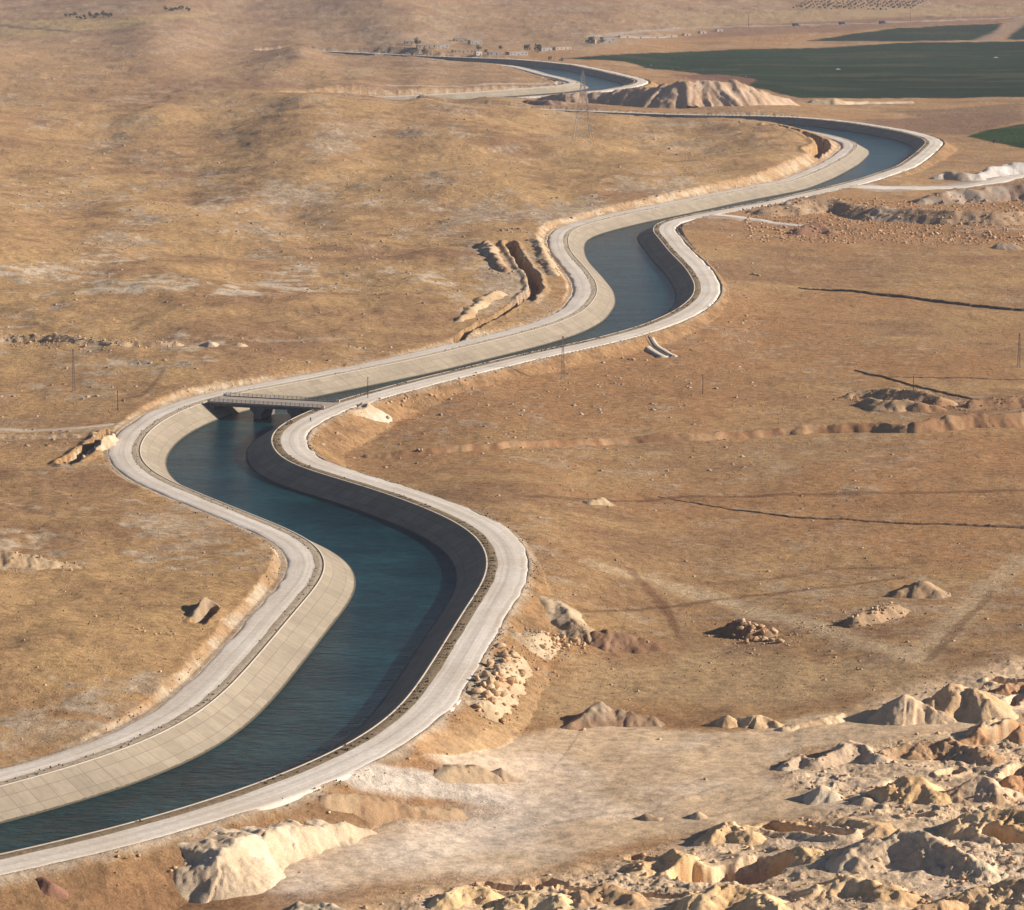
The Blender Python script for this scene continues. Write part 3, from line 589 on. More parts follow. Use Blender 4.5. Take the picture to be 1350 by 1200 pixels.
# ------------------------------------------------------------------ heaps of dug earth: angle-of-repose cones and ridges
HEAPS = []
def heap_h(x, y, H_):
    pts, slope, sd_, ng, top = H_
    a = fbm(x, y, 7*ng, 2, sd_)-.5; b_ = fbm(x, y, 7*ng, 2, sd_+5)-.5
    xx = x+a*3.4*ng; yy = y+b_*3.4*ng; h = np.full(x.shape, -99.0); run = 0.0
    for i in range(len(pts)):
        p = pts[i]
        if i+1 < len(pts) and not (pts[i+1][3]):
            q = pts[i+1]; dx, dy = q[0]-p[0], q[1]-p[1]; L2 = dx*dx+dy*dy+1e-9; L1 = math.sqrt(L2)
            tr = ((xx-p[0])*dx+(yy-p[1])*dy)/L2; t = np.clip(tr, 0, 1); ox, oy = xx-p[0]-t*dx, yy-p[1]-t*dy
            dist = np.hypot(ox, oy); hh = p[2]+t*(q[2]-p[2]); side_ = np.sign(ox*dy-oy*dx)
            al = run+t*L1+np.where((tr < 0) | (tr > 1), 1.0, 0.0)*np.arctan2(oy, ox)*2.5*ng+side_*31; run += L1
        else:
            ox, oy = xx-p[0], yy-p[1]; dist = np.hypot(ox, oy); hh = p[2]; al = np.arctan2(oy, ox)*3.0*ng+17*i
        fl_ = ridged(al, al*0+sd_, 1.9*ng, 3, sd_+21)-.55; st_ = vn(al/(5*ng), al*0+3.3, sd_+25)-.5
        d_ = np.maximum(dist-top, 0); d_ = d_*(1+.42*st_)+np.minimum(d_, 3*ng)*fl_*.38
        h = np.maximum(h, hh*(1+.10*(vn(al/(3.5*ng), al*0+8.1, sd_+27)-.5)*2)-slope*d_)
    amp = np.clip(h/3+.25, 0, 1)*ng
    h = h+amp*(fbm(x, y, 4.2*ng, 4, sd_+9, .6)-.5)*1.0+np.clip(h+.3, 0, 1)*(fbm(x, y, 1.2, 2, sd_+17)-.5)*.35*min(ng, 1)+np.clip(h*.6+.3, 0, 1)*sst(.42, .58, fbm(x, y, 8, 2, sd_+31))*(blocks(x, y, 2.6*ng, sd_+33)*.28*ng+blocks(x, y, 1.2*ng, sd_+43)*.2*ng)
    return h
def heap(name, label, cat, pts, slope=.72, ng=1.0, top=.3, col=(.44, .33, .22), col2=None, res=None, seed=0, lv=None, group=None, stones_n=0, m=None):
    """pts: (px, py, height m) at the foot line's centre; a 4th item True starts a new ridge"""
    P = []
    for p in pts:
        a = at(p[0], p[1], lv); P.append((a[0], a[1], p[2], len(p) > 3))
    A = np.array([q[:3] for q in P]); Hm = A[:, 2].max(); pad = Hm/slope+top+3*ng
    x0, x1, y0, y1 = A[:, 0].min()-pad, A[:, 0].max()+pad, A[:, 1].min()-pad, A[:, 1].max()+pad
    D_ = A[:, 1].mean(); rx = res or max(.3, D_/F*1.0); ry = rx*1.3
    nx, ny = int((x1-x0)/rx)+2, int((y1-y0)/ry)+2
    gx, gy = np.meshgrid(np.linspace(x0, x1, nx), np.linspace(y0, y1, ny))
    Hh = (P, slope, 500+seed*31, ng, top); h = heap_h(gx, gy, Hh); g_ = ground_z(gx, gy, np.full(gx.shape, 1.2))[0]
    z = g_+np.where(h > 0, h, np.maximum(h*1.5, -1.5))-.12
    cx, cy = A[:, 0].mean(), A[:, 1].mean(); cz = float(g_.min())
    keep = h > -.7; Fq = gridF(ny, nx); km = keep.ravel()[Fq].any(1); Fq = Fq[km]
    used = np.unique(Fq); mp_ = np.full(nx*ny, -1); mp_[used] = np.arange(len(used)); Fq = mp_[Fq]
    c1 = np.array(col); c2 = np.array(col2 if col2 else (col[0]*1.22, col[1]*1.3, col[2]*1.4))
    k = sst(.42, .62, fbm(gx, gy, 9*ng, 4, 700+seed))[..., None]; Cc = c1*(1-k)+c2*k
    V = np.stack([gx-cx, gy-cy, z-cz], -1).reshape(-1, 3)[used]
    o = link(name, mesh_np(name, V, Fq, True, None, Cc.reshape(-1, 3)[used]), None, m or MH); o.location = (cx, cy, cz); tag(o, label, cat, group)
    HEAPS.append(((x0, x1, y0, y1), Hh)); return o
def surf(x, y):
    """ground with the heaps on it"""
    z = ground_z(x, y, np.full(np.shape(x), 1.2))[0]
    for (x0, x1, y0, y1), Hh in HEAPS:
        m = (x > x0) & (x < x1) & (y > y0) & (y < y1)
        if m.any(): h = heap_h(x[m], y[m], Hh); zz = z[m]; z[m] = np.where(h > 0, zz+h-.12, zz)
    return z
PALE = (.54, .43, .30); TAN = (.49, .365, .235); REDD = (.33, .19, .10); GREY = (.50, .41, .31); WHT = (.60, .52, .43)
heap('spoil_mound', 'huge gullied spoil mound between the canal and the green field', 'spoil mound', [(715,137,3),(745,139,7),(790,139,9),(850,141,15),(895,143,20),(935,143,20),(965,142,20),(985,142,15),(1010,141,9),(1035,139,6)],   .62, 1.5, 2, (.46, .31, .20), (.54, .39, .27), 1.2, 1, -3)
heap('spoil_heap', 'low stony heap along the near edge of the big green field', 'spoil heap', [(1075,136,3.5),(1100,137,5),(1120,137,2.5),(1200,136,2)], .6, 1.6, 1, TAN, None, 1.5, 2)
heap('spoil_heap', 'dark red earth heap at the left foot of the huge spoil mound', 'spoil heap', [(700,137,3),(725,137.5,4),(740,138,3)], .6, 2, 1, (.26, .15, .10), None, 1.5, 3)
heap('spoil_heap', 'whitish heap above the haul road, leftmost peak by the far bend', 'spoil heap', [(1232,236,2),(1252,235,4.6),(1270,236,5),(1290,237,3)], .6, 1.8, 1, (.50, .37, .26), (.62, .54, .45), 1.2, 4)
heap('spoil_heap', 'long white rock heap at the right edge above the haul road', 'spoil heap', [(1285,236,3),(1305,232,5.5),(1330,230,6.5),(1350,229,7),(1380,230,6.5)], .7, 2.2, 1.5, (.50, .45, .40), (.66, .61, .56), 1.2, 5)
heap('spoil_heap', 'brown earth heap right of the haul road with grey flanks', 'spoil heap', [(1210,268,3),(1240,266,6),(1260,264,7),(1290,264,6),(1320,262,8),(1360,262,8),(1400,262,6)], .5, 2.2, 2, (.34, .22, .14), (.44, .345, .26), 1.2, 6)
heap('spoil_heap', 'hummocky tan spoil field below the haul road', 'spoil heap', [(1010,283,3),(1040,280,5),(1065,276,6),(1085,274,7),(1110,278,6),(1140,284,6),(1175,288,7),(1215,290,6),(1260,292,6),(1310,292,6),(1360,292,6)], .42, 2.4, 3, (.40, .265, .16), (.50, .37, .25), 1.2, 7)
heap('spoil_heap', 'dark red earth heap at the left end of the boulder row', 'spoil heap', [(1058,308,4),(1075,306,6),(1092,308,3)], .5, 1.6, 1, (.27, .15, .09), None, 1.2, 8)
heap('spoil_heap', 'small grey heap below the boulder row at the right edge', 'spoil heap', [(1318,328,2.5),(1332,328,3)], .6, 1.2, .6, (.36, .27, .19), None, .8, 9)
# left ditch banks
heap('earth_bank', 'rubbly earth bank left of the dug ditch', 'earth bank', [(640,322,2.6),(648,336,2.4),(655,350,2.6),(664,358,1.4)], .6, 1.4, .6, (.36, .22, .13), (.5, .36, .23), .9, 10)
heap('earth_bank', 'pale earth bank right of the dug ditch beside the canal road', 'earth bank', [(708,318,2),(714,332,1.8),(722,348,1.5),(728,362,1.4)], .5, 1.4, .6, (.46, .32, .19), None, .9, 11)
heap('earth_bank', 'low stony bank running from the ditch down to the canal road', 'earth bank', [(655,388,2),(640,396,2),(625,408,1.4),(606,424,1.4)], .5, 1.3, .6, (.45, .31, .18), None, .9, 12)
# reddish scarp across the right plain
heap('earth_bank', 'long reddish earth bank crossing the plain right of the bridge', 'earth bank', [(488,603,1.4),(560,598,1.8),(650,591,2.0),(740,586,2.0),(830,583,2.0),(920,579,2.2),(1000,574,2.2),(1100,568,2.5),(1160,567,3),(1195,569,2.5)], .7, 1.0, .7, (.34, .185, .095), (.42, .26, .14), .8, 13)
heap('earth_bank', 'reddish earth bank at the right edge beyond the dark gap', 'earth bank', [(1204,568,3.5),(1250,562,4),(1300,560,4),(1360,558,4),(1420,557,4)], .7, 1.2, .8, (.34, .19, .10), (.43, .27, .15), .8, 14)
heap('spoil_heap', 'broad field of small orange earth heaps on the right plain', 'spoil heap', [(1122,524,2.5),(1150,522,3.5),(1185,524,3.5),(1215,527,3),(1240,532,3),(1150,534,2.5,True),(1170,540,3),(1195,538,3),(1230,540,2.5),(1290,536,2.5,True),(1350,534,3)], .55, 1.7, .8, (.37, .215, .115), (.50, .33, .19), .8, 15)
heap('soil_ridge', 'thin dark soil ridge running to the right edge across the middle plain', 'soil ridge', [(868,655,.4),(930,666,.5),(1050,683,.7),(1200,691,.7),(1350,696,.8),(1420,697,.8)], 1.1, .35, .1, (.20, .12, .07), None, .4, 16)
heap('soil_ridge', 'dark soil ridge across the upper right plain', 'soil ridge', [(1052,380,.7),(1120,384,1.2),(1180,391,1.4),(1250,400,1.4),(1350,410,1.4),(1420,416,1.4)], 1.0, .5, .2, (.18, .11, .07), None, .6, 17)
heap('soil_ridge', 'soil ridge branching beside the orange earth heaps', 'soil ridge', [(1128,489,.6),(1160,496,.8),(1200,508,.8),(1250,520,.8),(1300,530,.8)], 1.0, .4, .2, (.20, .12, .07), None, .6, 18)
heap('soil_ridge', 'thin soil ridge meeting the right edge above the orange earth heaps', 'soil ridge', [(1170,497,.5),(1250,499,.7),(1350,501,.7)], 1.0, .4, .1, (.20, .12, .07), None, .6, 19)
# right plain, middle
heap('spoil_heap', 'dark earth heap under pale boulders in the middle of the right plain', 'spoil heap', [(960,832,2.2),(972,832,3.6),(990,836,3.2),(1003,838,2)], .62, 1.0, .6, (.30, .18, .10), None, .4, 20)
heap('spoil_heap', 'stony heap beside the farm track junction, left of the twin-peaked heap', 'spoil heap', [(1128,822,2.2),(1145,818,3),(1160,812,3),(1178,806,2)], .55, 1.0, .6, (.36, .23, .13), None, .4, 21)
heap('spoil_heap', 'twin-peaked bare earth heap near the right edge of the plain', 'spoil heap', [(1190,786,1.6),(1213,783,3.8),(1232,786,1.8)], .55, 1.0, .5, (.38, .25, .145), None, .4, 22)
heap('spoil_heap', 'small pale rubble heap alone on the plain right of the canal bend', 'spoil heap', [(780,664,1.4),(790,663,2.0)], .5, .8, .4, (.42, .29, .17), None, .4, 23)
heap('spoil_heap', 'dark brown elongated heap at the edge of the bare yard', 'spoil heap', [(770,842,2),(800,846,3.2),(830,850,2.8),(868,855,1.4)], .5, 1.1, .6, (.25, .14, .08), None, .4, 24)
heap('earth_bank', 'stony bank falling from the canal road bend toward the dark heap', 'earth bank', [(738,800,2),(752,820,2.6),(768,842,2.5),(720,850,2.5,True),(700,852,2)], .5, 1.1, .6, (.43, .31, .19), None, .4, 25)
heap('earth_bank', 'boulder-covered bank at the foot of the canal road embankment', 'earth bank', [(638,936,1.8),(650,915,2.4),(668,893,2.4),(684,875,1.8)], .55, 1.0, .8, (.43, .31, .19), None, .4, 26)
heap('earth_bank', 'dark crested earth ridge on the upper edge of the quarry floor', 'earth bank', [(752,960,1),(775,954,2.4),(797,950,4.2),(812,952,3),(835,954,2.8),(852,955,2)], .62, 1.0, .3, (.33, .21, .13), (.45, .34, .23), .35, 27)
heap('spoil_heap', 'low stony heap beside the branch road below the canal road fork', 'spoil heap', [(590,1026,1.4),(610,1020,2),(632,1022,2),(650,1028,1.2)], .5, 1.0, .5, (.47, .335, .21), (.52, .39, .26), .4, 28)
heap('spoil_heap', 'small pointed earth heap at the right end of the low stony heap', 'spoil heap', [(664,1024,2.0),(672,1026,1.5)], .6, .8, .3, (.36, .24, .15), None, .35, 29)
heap('earth_bank', 'brown rubbly bank below the branch road', 'earth bank', [(440,1060,1.0),(480,1066,1.5),(520,1069,1.5),(560,1071,1.4),(600,1074,.9)], .5, 1.0, .8, (.40, .255, .145), (.47, .325, .195), .4, 30)
# bottom left crescent
heap('spoil_heap', 'big pale crescent-shaped heap with its dark shaded left flank in the bottom left', 'spoil heap', [(287,1180,2.5),(297,1166,5.6),(310,1148,6.2),(325,1132,5.2),(345,1120,3.8),(372,1113,3.0),(400,1108,2.8),(430,1104,2.2),(458,1100,1.8),(482,1099,1.0)], .66, .75, .5, (.60, .455, .305), (.70, .56, .40), .3, 31)
heap('spoil_heap', 'pale dumped heap at the bottom edge below the crescent heap', 'spoil heap', [(380,1222,2),(400,1210,2.8),(425,1208,2.6),(455,1216,2)], .6, 1.0, .8, (.46, .35, .215), (.55, .44, .30), .3, 32)
heap('spoil_heap', 'tiny dark red heap below the canal road near the left edge', 'spoil heap', [(65,1170,1.6)], .7, .6, .2, (.24, .12, .075), None, .3, 33)
# quarry yard, right
Qh = [('steep grey heap with shaded side, left one of the tall yard-edge pair', [(1190,948,4.5),(1200,945,6.8),(1215,946,5),(1240,950,3)], .68, 1.0, GREY, None),
 ('tall ochre heap with red-stained foot, right one of the tall yard-edge pair', [(1235,940,5),(1262,938,7.5),(1285,940,7),(1305,944,5)], .62, 1.2, (0.504, 0.381, 0.254), (0.560, 0.448, 0.324)),
 ('pale heap with a dark notch on the left end of the yard rim', [(958,955,3.4),(975,954,2.2,True),(1000,955,3.4),(1016,957,2)], .55, 1.0, TAN, None),
 ('small grey cone standing alone on the quarry floor', [(1083,1052,4.2),(1092,1053,2.5)], .66, .8, (0.538, 0.465, 0.367), (0.605, 0.538, 0.432)),
 ('small pale mound just right of the lone grey cone', [(1142,1058,2.2)], .5, .8, GREY, None),
 ('jagged whitish heap of broken slabs at the centre of the yard', [(1035,1014,2.2),(1055,1004,2.6),(1080,1012,3),(1102,1000,4),(1125,990,4.2),(1140,995,3),(1160,1003,2.5)], .6, 1.4, (0.470, 0.392, 0.313), (0.627, 0.560, 0.440)),
 ('brown stony heap behind the broken slabs', [(1165,1000,3.5),(1190,996,4),(1215,996,4.4),(1250,992,5),(1280,996,4),(1305,1002,3.5)], .55, 1.3, (0.370, 0.263, 0.173), None),
 ('smooth ochre heap right of the lone grey cone', [(1175,1048,3.5),(1195,1045,6),(1215,1048,5),(1235,1055,3)], .55, 1.0, (0.515, 0.381, 0.232), None),
 ('grey brown heap touching the smooth ochre heap', [(1270,1050,4),(1295,1048,6),(1315,1052,4.5),(1250,1052,2.5)], .58, 1.1, (0.448, 0.347, 0.248), None),
 ('reddish heap cut off by the right edge in the quarry', [(1330,1040,5),(1355,1036,6.5),(1385,1040,5)], .62, 1.2, (0.448, 0.280, 0.173), (0.526, 0.381, 0.254)),
 ('broad tan heap between the yard and the right edge', [(1265,1098,4),(1300,1090,6),(1335,1092,6.5),(1365,1098,6)], .48, 1.1, (0.515, 0.386, 0.243), None),
 ('large grey heap with deep shaded folds in the lower right', [(1125,1142,4),(1150,1130,6),(1185,1126,7),(1225,1132,7),(1255,1140,6),(1290,1150,4)], .52, 1.7, (0.493, 0.414, 0.324), (0.594, 0.515, 0.416)),
 ('pale rounded heap left of the long dark trench', [(940,1108,3),(965,1100,4.5),(985,1106,3)], .5, 1.0, (0.538, 0.414, 0.265), None),
 ('smooth ochre mound in front of the long dark trench', [(1030,1134,2.5),(1055,1130,3.6),(1075,1134,2)], .45, .8, (0.560, 0.426, 0.265), None),
 ('ochre heap at the bottom edge below the round pit', [(925,1196,4),(950,1190,5),(985,1192,4.6),(1020,1204,3)], .5, 1.0, (0.538, 0.398, 0.238), None),
 ('rubbly tan heap on the bottom edge in the lower right', [(1070,1180,3),(1110,1172,4),(1150,1176,4),(1190,1186,3)], .45, 1.3, (0.526, 0.392, 0.248), None),
 ('ochre mound in the bottom right corner', [(1270,1195,4),(1310,1186,5.5),(1350,1184,6),(1390,1190,5)], .45, 1.3, (0.515, 0.381, 0.238), None),
 ('flat brown heap on the bottom edge right of the rubbly tan heap', [(1215,1206,3),(1240,1202,3.6)], .5, 1.0, (0.426, 0.291, 0.178), None),
 ('pale mound at the bottom edge left of the dark zigzag trench', [(585,1190,3),(610,1182,3.6),(640,1184,3.2)], .55, 1.0, (0.560, 0.426, 0.265), None),
 ('wide pale mound on the bottom edge between two dark hollows', [(665,1196,2.6),(690,1190,3.4),(735,1196,3)], .5, 1.0, (0.560, 0.431, 0.270), None),
 ('heap of pale earth and gravel above the zigzag trench', [(850,1150,3.5),(880,1142,5),(905,1146,4.2)], .5, 1.1, (0.549, 0.414, 0.259), None),
 ('dark stony heap beside the zigzag trench on the bottom edge', [(770,1186,2.5),(800,1182,3.4),(830,1190,3)], .5, 1.3, (0.426, 0.314, 0.205), None),
 ('red rubble heap on the right edge below the tall pair', [(1290,975,3),(1315,972,3.5),(1350,970,3.5)], .5, 1.4, (0.426, 0.280, 0.173), (0.582, 0.470, 0.356)),
 ('small dark heap in the top right corner of the quarry', [(1325,912,3),(1350,912,4),(1375,914,3)], .6, 1.0, (0.403, 0.258, 0.162), None),
 ('low pale spoil ridge along the upper rim of the yard', [(1030,962,1.2),(1070,955,1.6),(1110,948,2.2),(1150,944,2.6)], .45, .9, (0.526, 0.414, 0.286), None),
 ('small dark pile on the open quarry floor', [(856,1078,1.6),(866,1080,1)], .65, .7, (0.403, 0.314, 0.227), None),
 ('single block-like pile on the quarry floor beside the small dark pile', [(922,1078,2.0)], .7, .6, (0.448, 0.370, 0.281), None),
 ('brown spoil strip at the lower right rim of the yard', [(1010,1092,1.5),(1060,1090,1.5),(1120,1096,2),(1160,1098,2.5)], .5, 1.0, (0.493, 0.358, 0.227), None)]
wm = lambda c: None if c is None else (min(c[0]*1.34, .74), min(c[1]*1.17, .60), min(c[2]*.98, .46))
for i, (lb, pts, sl_, ng, c1, c2) in enumerate(Qh):
    pts = [(p[0], p[1], p[2]*(.85 if i < 2 else .64))+tuple(p[3:]) for p in pts]; c1, c2, ng = wm(c1), wm(c2), ng*.8
    heap('spoil_heap', lb, 'spoil heap', pts, sl_, ng, .5, c1, c2, .32, 40+i)
# left side details
heap('earth_bank', 'pale rocky bank between the dark pit and the left canal road', 'earth bank', [(152,577,1.5),(146,585,3),(133,596,3.6),(117,608,3.6),(101,618,2.4)], 1.0, .8, .3, (.46, .35, .23), None, .4, 80)
heap('earth_bank', 'rubble bank under the dirt track at the left edge', 'earth bank', [(-40,577,1.2),(30,577,1.4),(80,577,1.2),(120,573,1.0)], .7, .9, .4, (.42, .29, .17), None, .5, 81)
heap('earth_bank', 'orange stony bank at the left edge on the inside of the canal bend', 'earth bank', [(-30,745,3),(10,742,3.2),(40,744,2.4),(70,748,1.8),(92,748,1)], .5, 1.1, .8, (.44, .30, .175), None, .4, 82)
heap('rock_outcrop', 'dark outcrop beside the left canal road above the bend', 'rock outcrop', [(262,815,2.0),(272,812,2.6)], .7, 1.0, .4, (.30, .21, .13), None, .35, 83)
heap('spoil_heap', 'white earth slip on the road embankment beside the bridge', 'spoil heap', [(470,545,1.5),(490,543,2.6),(505,548,1.5)], .5, .8, .5, (.52, .38, .25), (.6, .5, .38), .4, 84)
heap('spoil_heap', 'small rubble heap on the left plain near the rock line, left one of two', 'spoil heap', [(275,456,1.8)], .5, .9, .5, TAN, None, .5, 85)
heap('spoil_heap', 'small rubble heap on the left plain near the rock line, right one of two', 'spoil heap', [(318,457,1.4)], .5, .9, .5, TAN, None, .5, 86)
heap('earth_bank', 'broken earth wall at the end of the rock line on the left plain', 'earth bank', [(-30,446,2.2),(40,447,2.2),(75,449,2.6),(110,453,1.6),(150,455,1.2),(180,455,1.8),(230,456,1.6)], .5, 1.1, .6, (.42, .28, .16), None, .6, 87)
# ------------------------------------------------------------------ boulders one could count
def pile(n, line, spread, s0, s1, m, label, group, lv=None, seedy=0):
    P = [at(*p, lv) for p in line]; A = np.array([[p.x, p.y] for p in P])
    xs, ys, ss = [], [], []
    for i in range(n):
        t = rnd.random()*(len(A)-1) if len(A) > 1 else 0; k = min(int(t), max(len(A)-2, 0)); f_ = t-k
        q = A[k]*(1-f_)+A[min(k+1, len(A)-1)]*f_
        xs.append(q[0]+rnd.gauss(0, spread*.5)); ys.append(q[1]+rnd.gauss(0, spread*.8)); ss.append(s0+(s1-s0)*rnd.random()**2)
    zs = surf(np.array(xs), np.array(ys))
    for x, y, z, s_ in zip(xs, ys, zs, ss): boulder(x, y, float(z), s_, m, label, group)
pile(64, [(640,938),(655,912),(672,890),(688,872)], 4.5, 1.2, 3.2, M_ST, 'pale angular boulder in the pile at the foot of the canal road embankment', 'boulders at the foot of the road embankment')
pile(26, [(712,848),(735,850),(752,846),(760,858)], 5, 1.0, 2.4, M_ST, 'pale boulder on the stony bank left of the dark brown heap', 'boulders left of the dark brown heap')
pile(34, [(980,838),(992,838),(1012,842)], 4.0, 1.0, 2.8, M_ST, 'pale boulder on the dark earth heap in the middle of the right plain', 'boulders on the dark earth heap')
pile(24, [(1130,822),(1160,814),(1185,806)], 5, .7, 1.6, M_ST, 'pale boulder on the stony heap by the farm track junction', 'boulders by the track junction')
pile(34, [(505,533),(540,527),(575,517),(610,507),(645,496)], 3.5, .8, 1.8, M_ST, 'pale boulder in the line below the canal road right of the bridge', 'boulders below the road by the bridge')
pile(34, [(1070,310),(1130,306),(1200,309),(1270,312),(1350,314)], 16, 1.6, 3.4, M_ST, 'tan boulder in the long row below the spoil field', 'boulder row below the spoil field')
pile(28, [(0,444),(60,448),(80,450),(170,456),(230,457)], 5, .9, 2.2, M_ST, 'pale boulder on the broken earth wall of the left plain', 'boulders on the left earth wall')
pile(14, [(10,742),(60,747),(90,750)], 4, .6, 1.3, M_ST, 'pale boulder on the orange stony bank at the left edge', 'boulders on the left orange bank')
pile(12, [(175,828),(205,836),(230,836)], 2.2, .6, 1.1, M_ST, 'pale boulder in the short row on the grass inside the left canal bend', 'boulders inside the left canal bend')
pile(5, [(995,362),(1003,364)], 2.5, 1.0, 2.2, M_ST, 'boulder in the lone cluster beside the upper canal bend on the right plain', 'lone boulder cluster')
pile(6, [(818,473),(850,476)], 2.5, .9, 1.8, M_ST, 'boulder below the canal road near the concrete drain', 'boulders near the concrete drain')
pile(12, [(655,305),(700,304)], 6, 1.2, 2.4, M_STG, 'dark grey boulder in the row just above the dug ditch', 'boulders above the ditch')
# ------------------------------------------------------------------ stones nobody could count
G_ = np.random.default_rng(5)
def scatter(n, x0, y0, x1, y1, lv, keep=None):
    px = G_.uniform(x0, x1, n); py = y0+(y1-y0)*G_.uniform(0, 1, n); p = unp(np.stack([px, py], -1), lv)
    z, e, sd_, cut, fill, q, fl = ground_z(p[:, 0], p[:, 1]); p2 = unp(np.stack([px, py], -1)[:, :], 0)
    # settle onto the true surface along the viewing ray is not needed for scatter: keep the ground position
    m = e > 14
    if keep is not None: m &= keep(p[:, 0], p[:, 1], z, e, sd_, cut, fill, q, fl)
    x, y = p[m, 0], p[m, 1]; return np.stack([x, y, surf(x, y)], -1)
def sizes(P, a, b, pw=3.0): return (a+(b-a)*G_.uniform(0, 1, len(P))**pw)
k1 = lambda x, y, z, e, sd_, cut, fill, q, fl: (.45*fbm(x, y*.35, 40, 4, 161)+.3*.5+.25*fbm(x, y*.4, 5, 4, 131) > .49) | (G_.uniform(0, 1, len(x)) < .12)
P_ = scatter(9000, -150, 215, 1000, 560, 8, k1); stones('limestone_outcrop', P_, sizes(P_, .5, 2.6, 4), M_STG, 'grey limestone stones strewn over the hillside left of the canal', 'stones', .42, 2)
P_ = scatter(2500, -150, 60, 1000, 215, 14, k1); stones('far_stone', P_, sizes(P_, 1.0, 3.4, 4), M_STG, 'stones strewn over the far brown hills', 'stones', .42, 3)
P_ = scatter(2800, 420, 300, 1500, 900, -5, lambda x, y, z, e, sd_, cut, fill, q, fl: (.5*fbm(x, y*.4, 34, 4, 171)+.5*fbm(x, y*.4, 5, 4, 131) > .53) | (G_.uniform(0, 1, len(x)) < .2)); stones('field_stone', P_, sizes(P_, .3, 1.5, 4), M_STG, 'small pale stones lying on the plain right of the canal', 'stones', .35, 4)
P_ = scatter(2600, -200, 560, 420, 1000, 3, lambda x, y, z, e, sd_, cut, fill, q, fl: (cut > 0) | (G_.uniform(0, 1, len(x)) < .35)); stones('field_stone', P_, sizes(P_, .2, .9, 4), M_ST, 'small pale stones on the grassland at the lower left', 'stones', .3, 5)
P_ = scatter(15000, 350, 900, 1500, 1300, -7, lambda x, y, z, e, sd_, cut, fill, q, fl: ((q > .35) & (fbm(x, y, 8, 3, 801) > .42)) | (G_.uniform(0, 1, len(x)) < .02)); stones('quarry_rubble', P_, sizes(P_, .12, 1.7, 9), M_ST, 'loose pale rubble over the quarry ground in the lower right', 'rubble', .3, 6)
P_ = scatter(3800, 980, 268, 1500, 322, -3); stones('quarry_rubble', P_, sizes(P_, .8, 2.6, 3), M_STR, 'brown rubble of the spoil field below the haul road', 'rubble', .3, 7)
P_ = scatter(2600, -200, 300, 1400, 1250, -2, lambda x, y, z, e, sd_, cut, fill, q, fl: (e < 34) & ((cut > 0) | (fill > 0))); stones('slope_stone', P_, sizes(P_, .3, 1.2, 3), M_ST, 'stones on the cut and filled slopes beside the canal roads', 'stones', .3, 8)
for lb, line, sp, n, sm, mt in (('gravel and broken stone among the boulders of the right plain', [(640,938),(690,870),(720,850),(760,850)], 7, 500, 1.0, M_ST), ('broken stone over the orange earth heaps', [(1120,524),(1180,530),(1240,536),(1350,536)], 9, 500, 1.3, M_STR), ('broken stone along the left earth wall', [(-20,446),(80,450),(240,457)], 6, 420, 1.2, M_ST), ('broken stone on the heaps of the right plain', [(960,834),(1010,840),(1130,820),(1190,804)], 8, 420, .9, M_ST)):
    A = ats(line); t = G_.uniform(0, len(A)-1.001, n); k = t.astype(int); f_ = (t-k)[:, None]; q = A[k]*(1-f_)+A[k+1]*f_+G_.normal(0, 1, (n, 2))*np.array([sp*.5, sp*.8]); P_ = np.c_[q, surf(q[:, 0], q[:, 1])]
    stones('rubble', P_, sizes(P_, .25, sm, 2), mt, lb, 'rubble', .25, 20+n)
# dry scrub: small dark tufts along road edges and over the slopes
def tufts(name, P, sz, m, label):
    n = len(P); k = 7; an = G_.uniform(0, 6.28, (n, k)); r_ = sz[:, None]*G_.uniform(.25, .6, (n, k)); h_ = sz[:, None]*G_.uniform(.35, .8, (n, k)); wv = sz[:, None]*.22
    c, s_ = np.cos(an), np.sin(an); b = P[:, None, :]
    v0 = b+np.stack([-s_*wv, c*wv, -.05+0*c], -1); v1 = b+np.stack([s_*wv, -c*wv, -.05+0*c], -1); v2 = b+np.stack([c*r_+s_*wv*.7, s_*r_-c*wv*.7, h_], -1); v3 = b+np.stack([c*r_*.7-s_*wv*.8, s_*r_*.7+c*wv*.8, h_*.9], -1)
    V = np.stack([v0, v1, v2, v3], 2).reshape(-1, 3); Fq = np.arange(len(V)).reshape(-1, 4)
    tag(link(name, mesh_np(name, V, Fq, False), None, m), label, 'scrub', None, 'stuff')
M_TUFT = mat_plain('dry_scrub_leaf', (.17, .12, .07), 1, .3, .6); M_GRN = mat_plain('green_scrub_leaf', (.07, .075, .035), 1, .3, .6)
i_ = G_.integers(5, len(M)-5, 7000); sd2 = np.where(G_.uniform(0, 1, 7000) < .6, -1, 1); dense = fbm(ARC[i_], ARC[i_]*0+sd2*50, 30, 3, 900); eo = np.where(sd2 > 0, 10.9, 12.6)+G_.exponential(1.0, 7000)
q = M[i_]+NL[i_]*sd2[:, None]*(np.where(sd2 > 0, OL[i_], OR[i_])+eo)[:, None]+G_.normal(0, 1.2, (7000, 2))*T[i_]; m_ = dense > .47; q = q[m_]
eq, _ = canal(q[:, 0], q[:, 1]); q = q[eq > 12.0]; P_ = np.c_[q, ground_z(q[:, 0], q[:, 1])[0]+.05]
tufts('dry_scrub', P_, G_.uniform(.2, .6, len(P_)), M_TUFT, 'dark dry tufts fringing the outer edges of the canal roads')
i_ = G_.integers(5, len(M)-5, 9000); sd2 = np.where(G_.uniform(0, 1, 9000) < .5, -1, 1); q = M[i_]+NL[i_]*sd2[:, None]*(np.where(sd2 > 0, OL[i_], OR[i_])+G_.uniform(.5, 2.9, 9000))[:, None]; m_ = fbm(q[:, 0], q[:, 1], 18, 3, 910) > .44; q = q[m_]; s2 = sd2[m_]
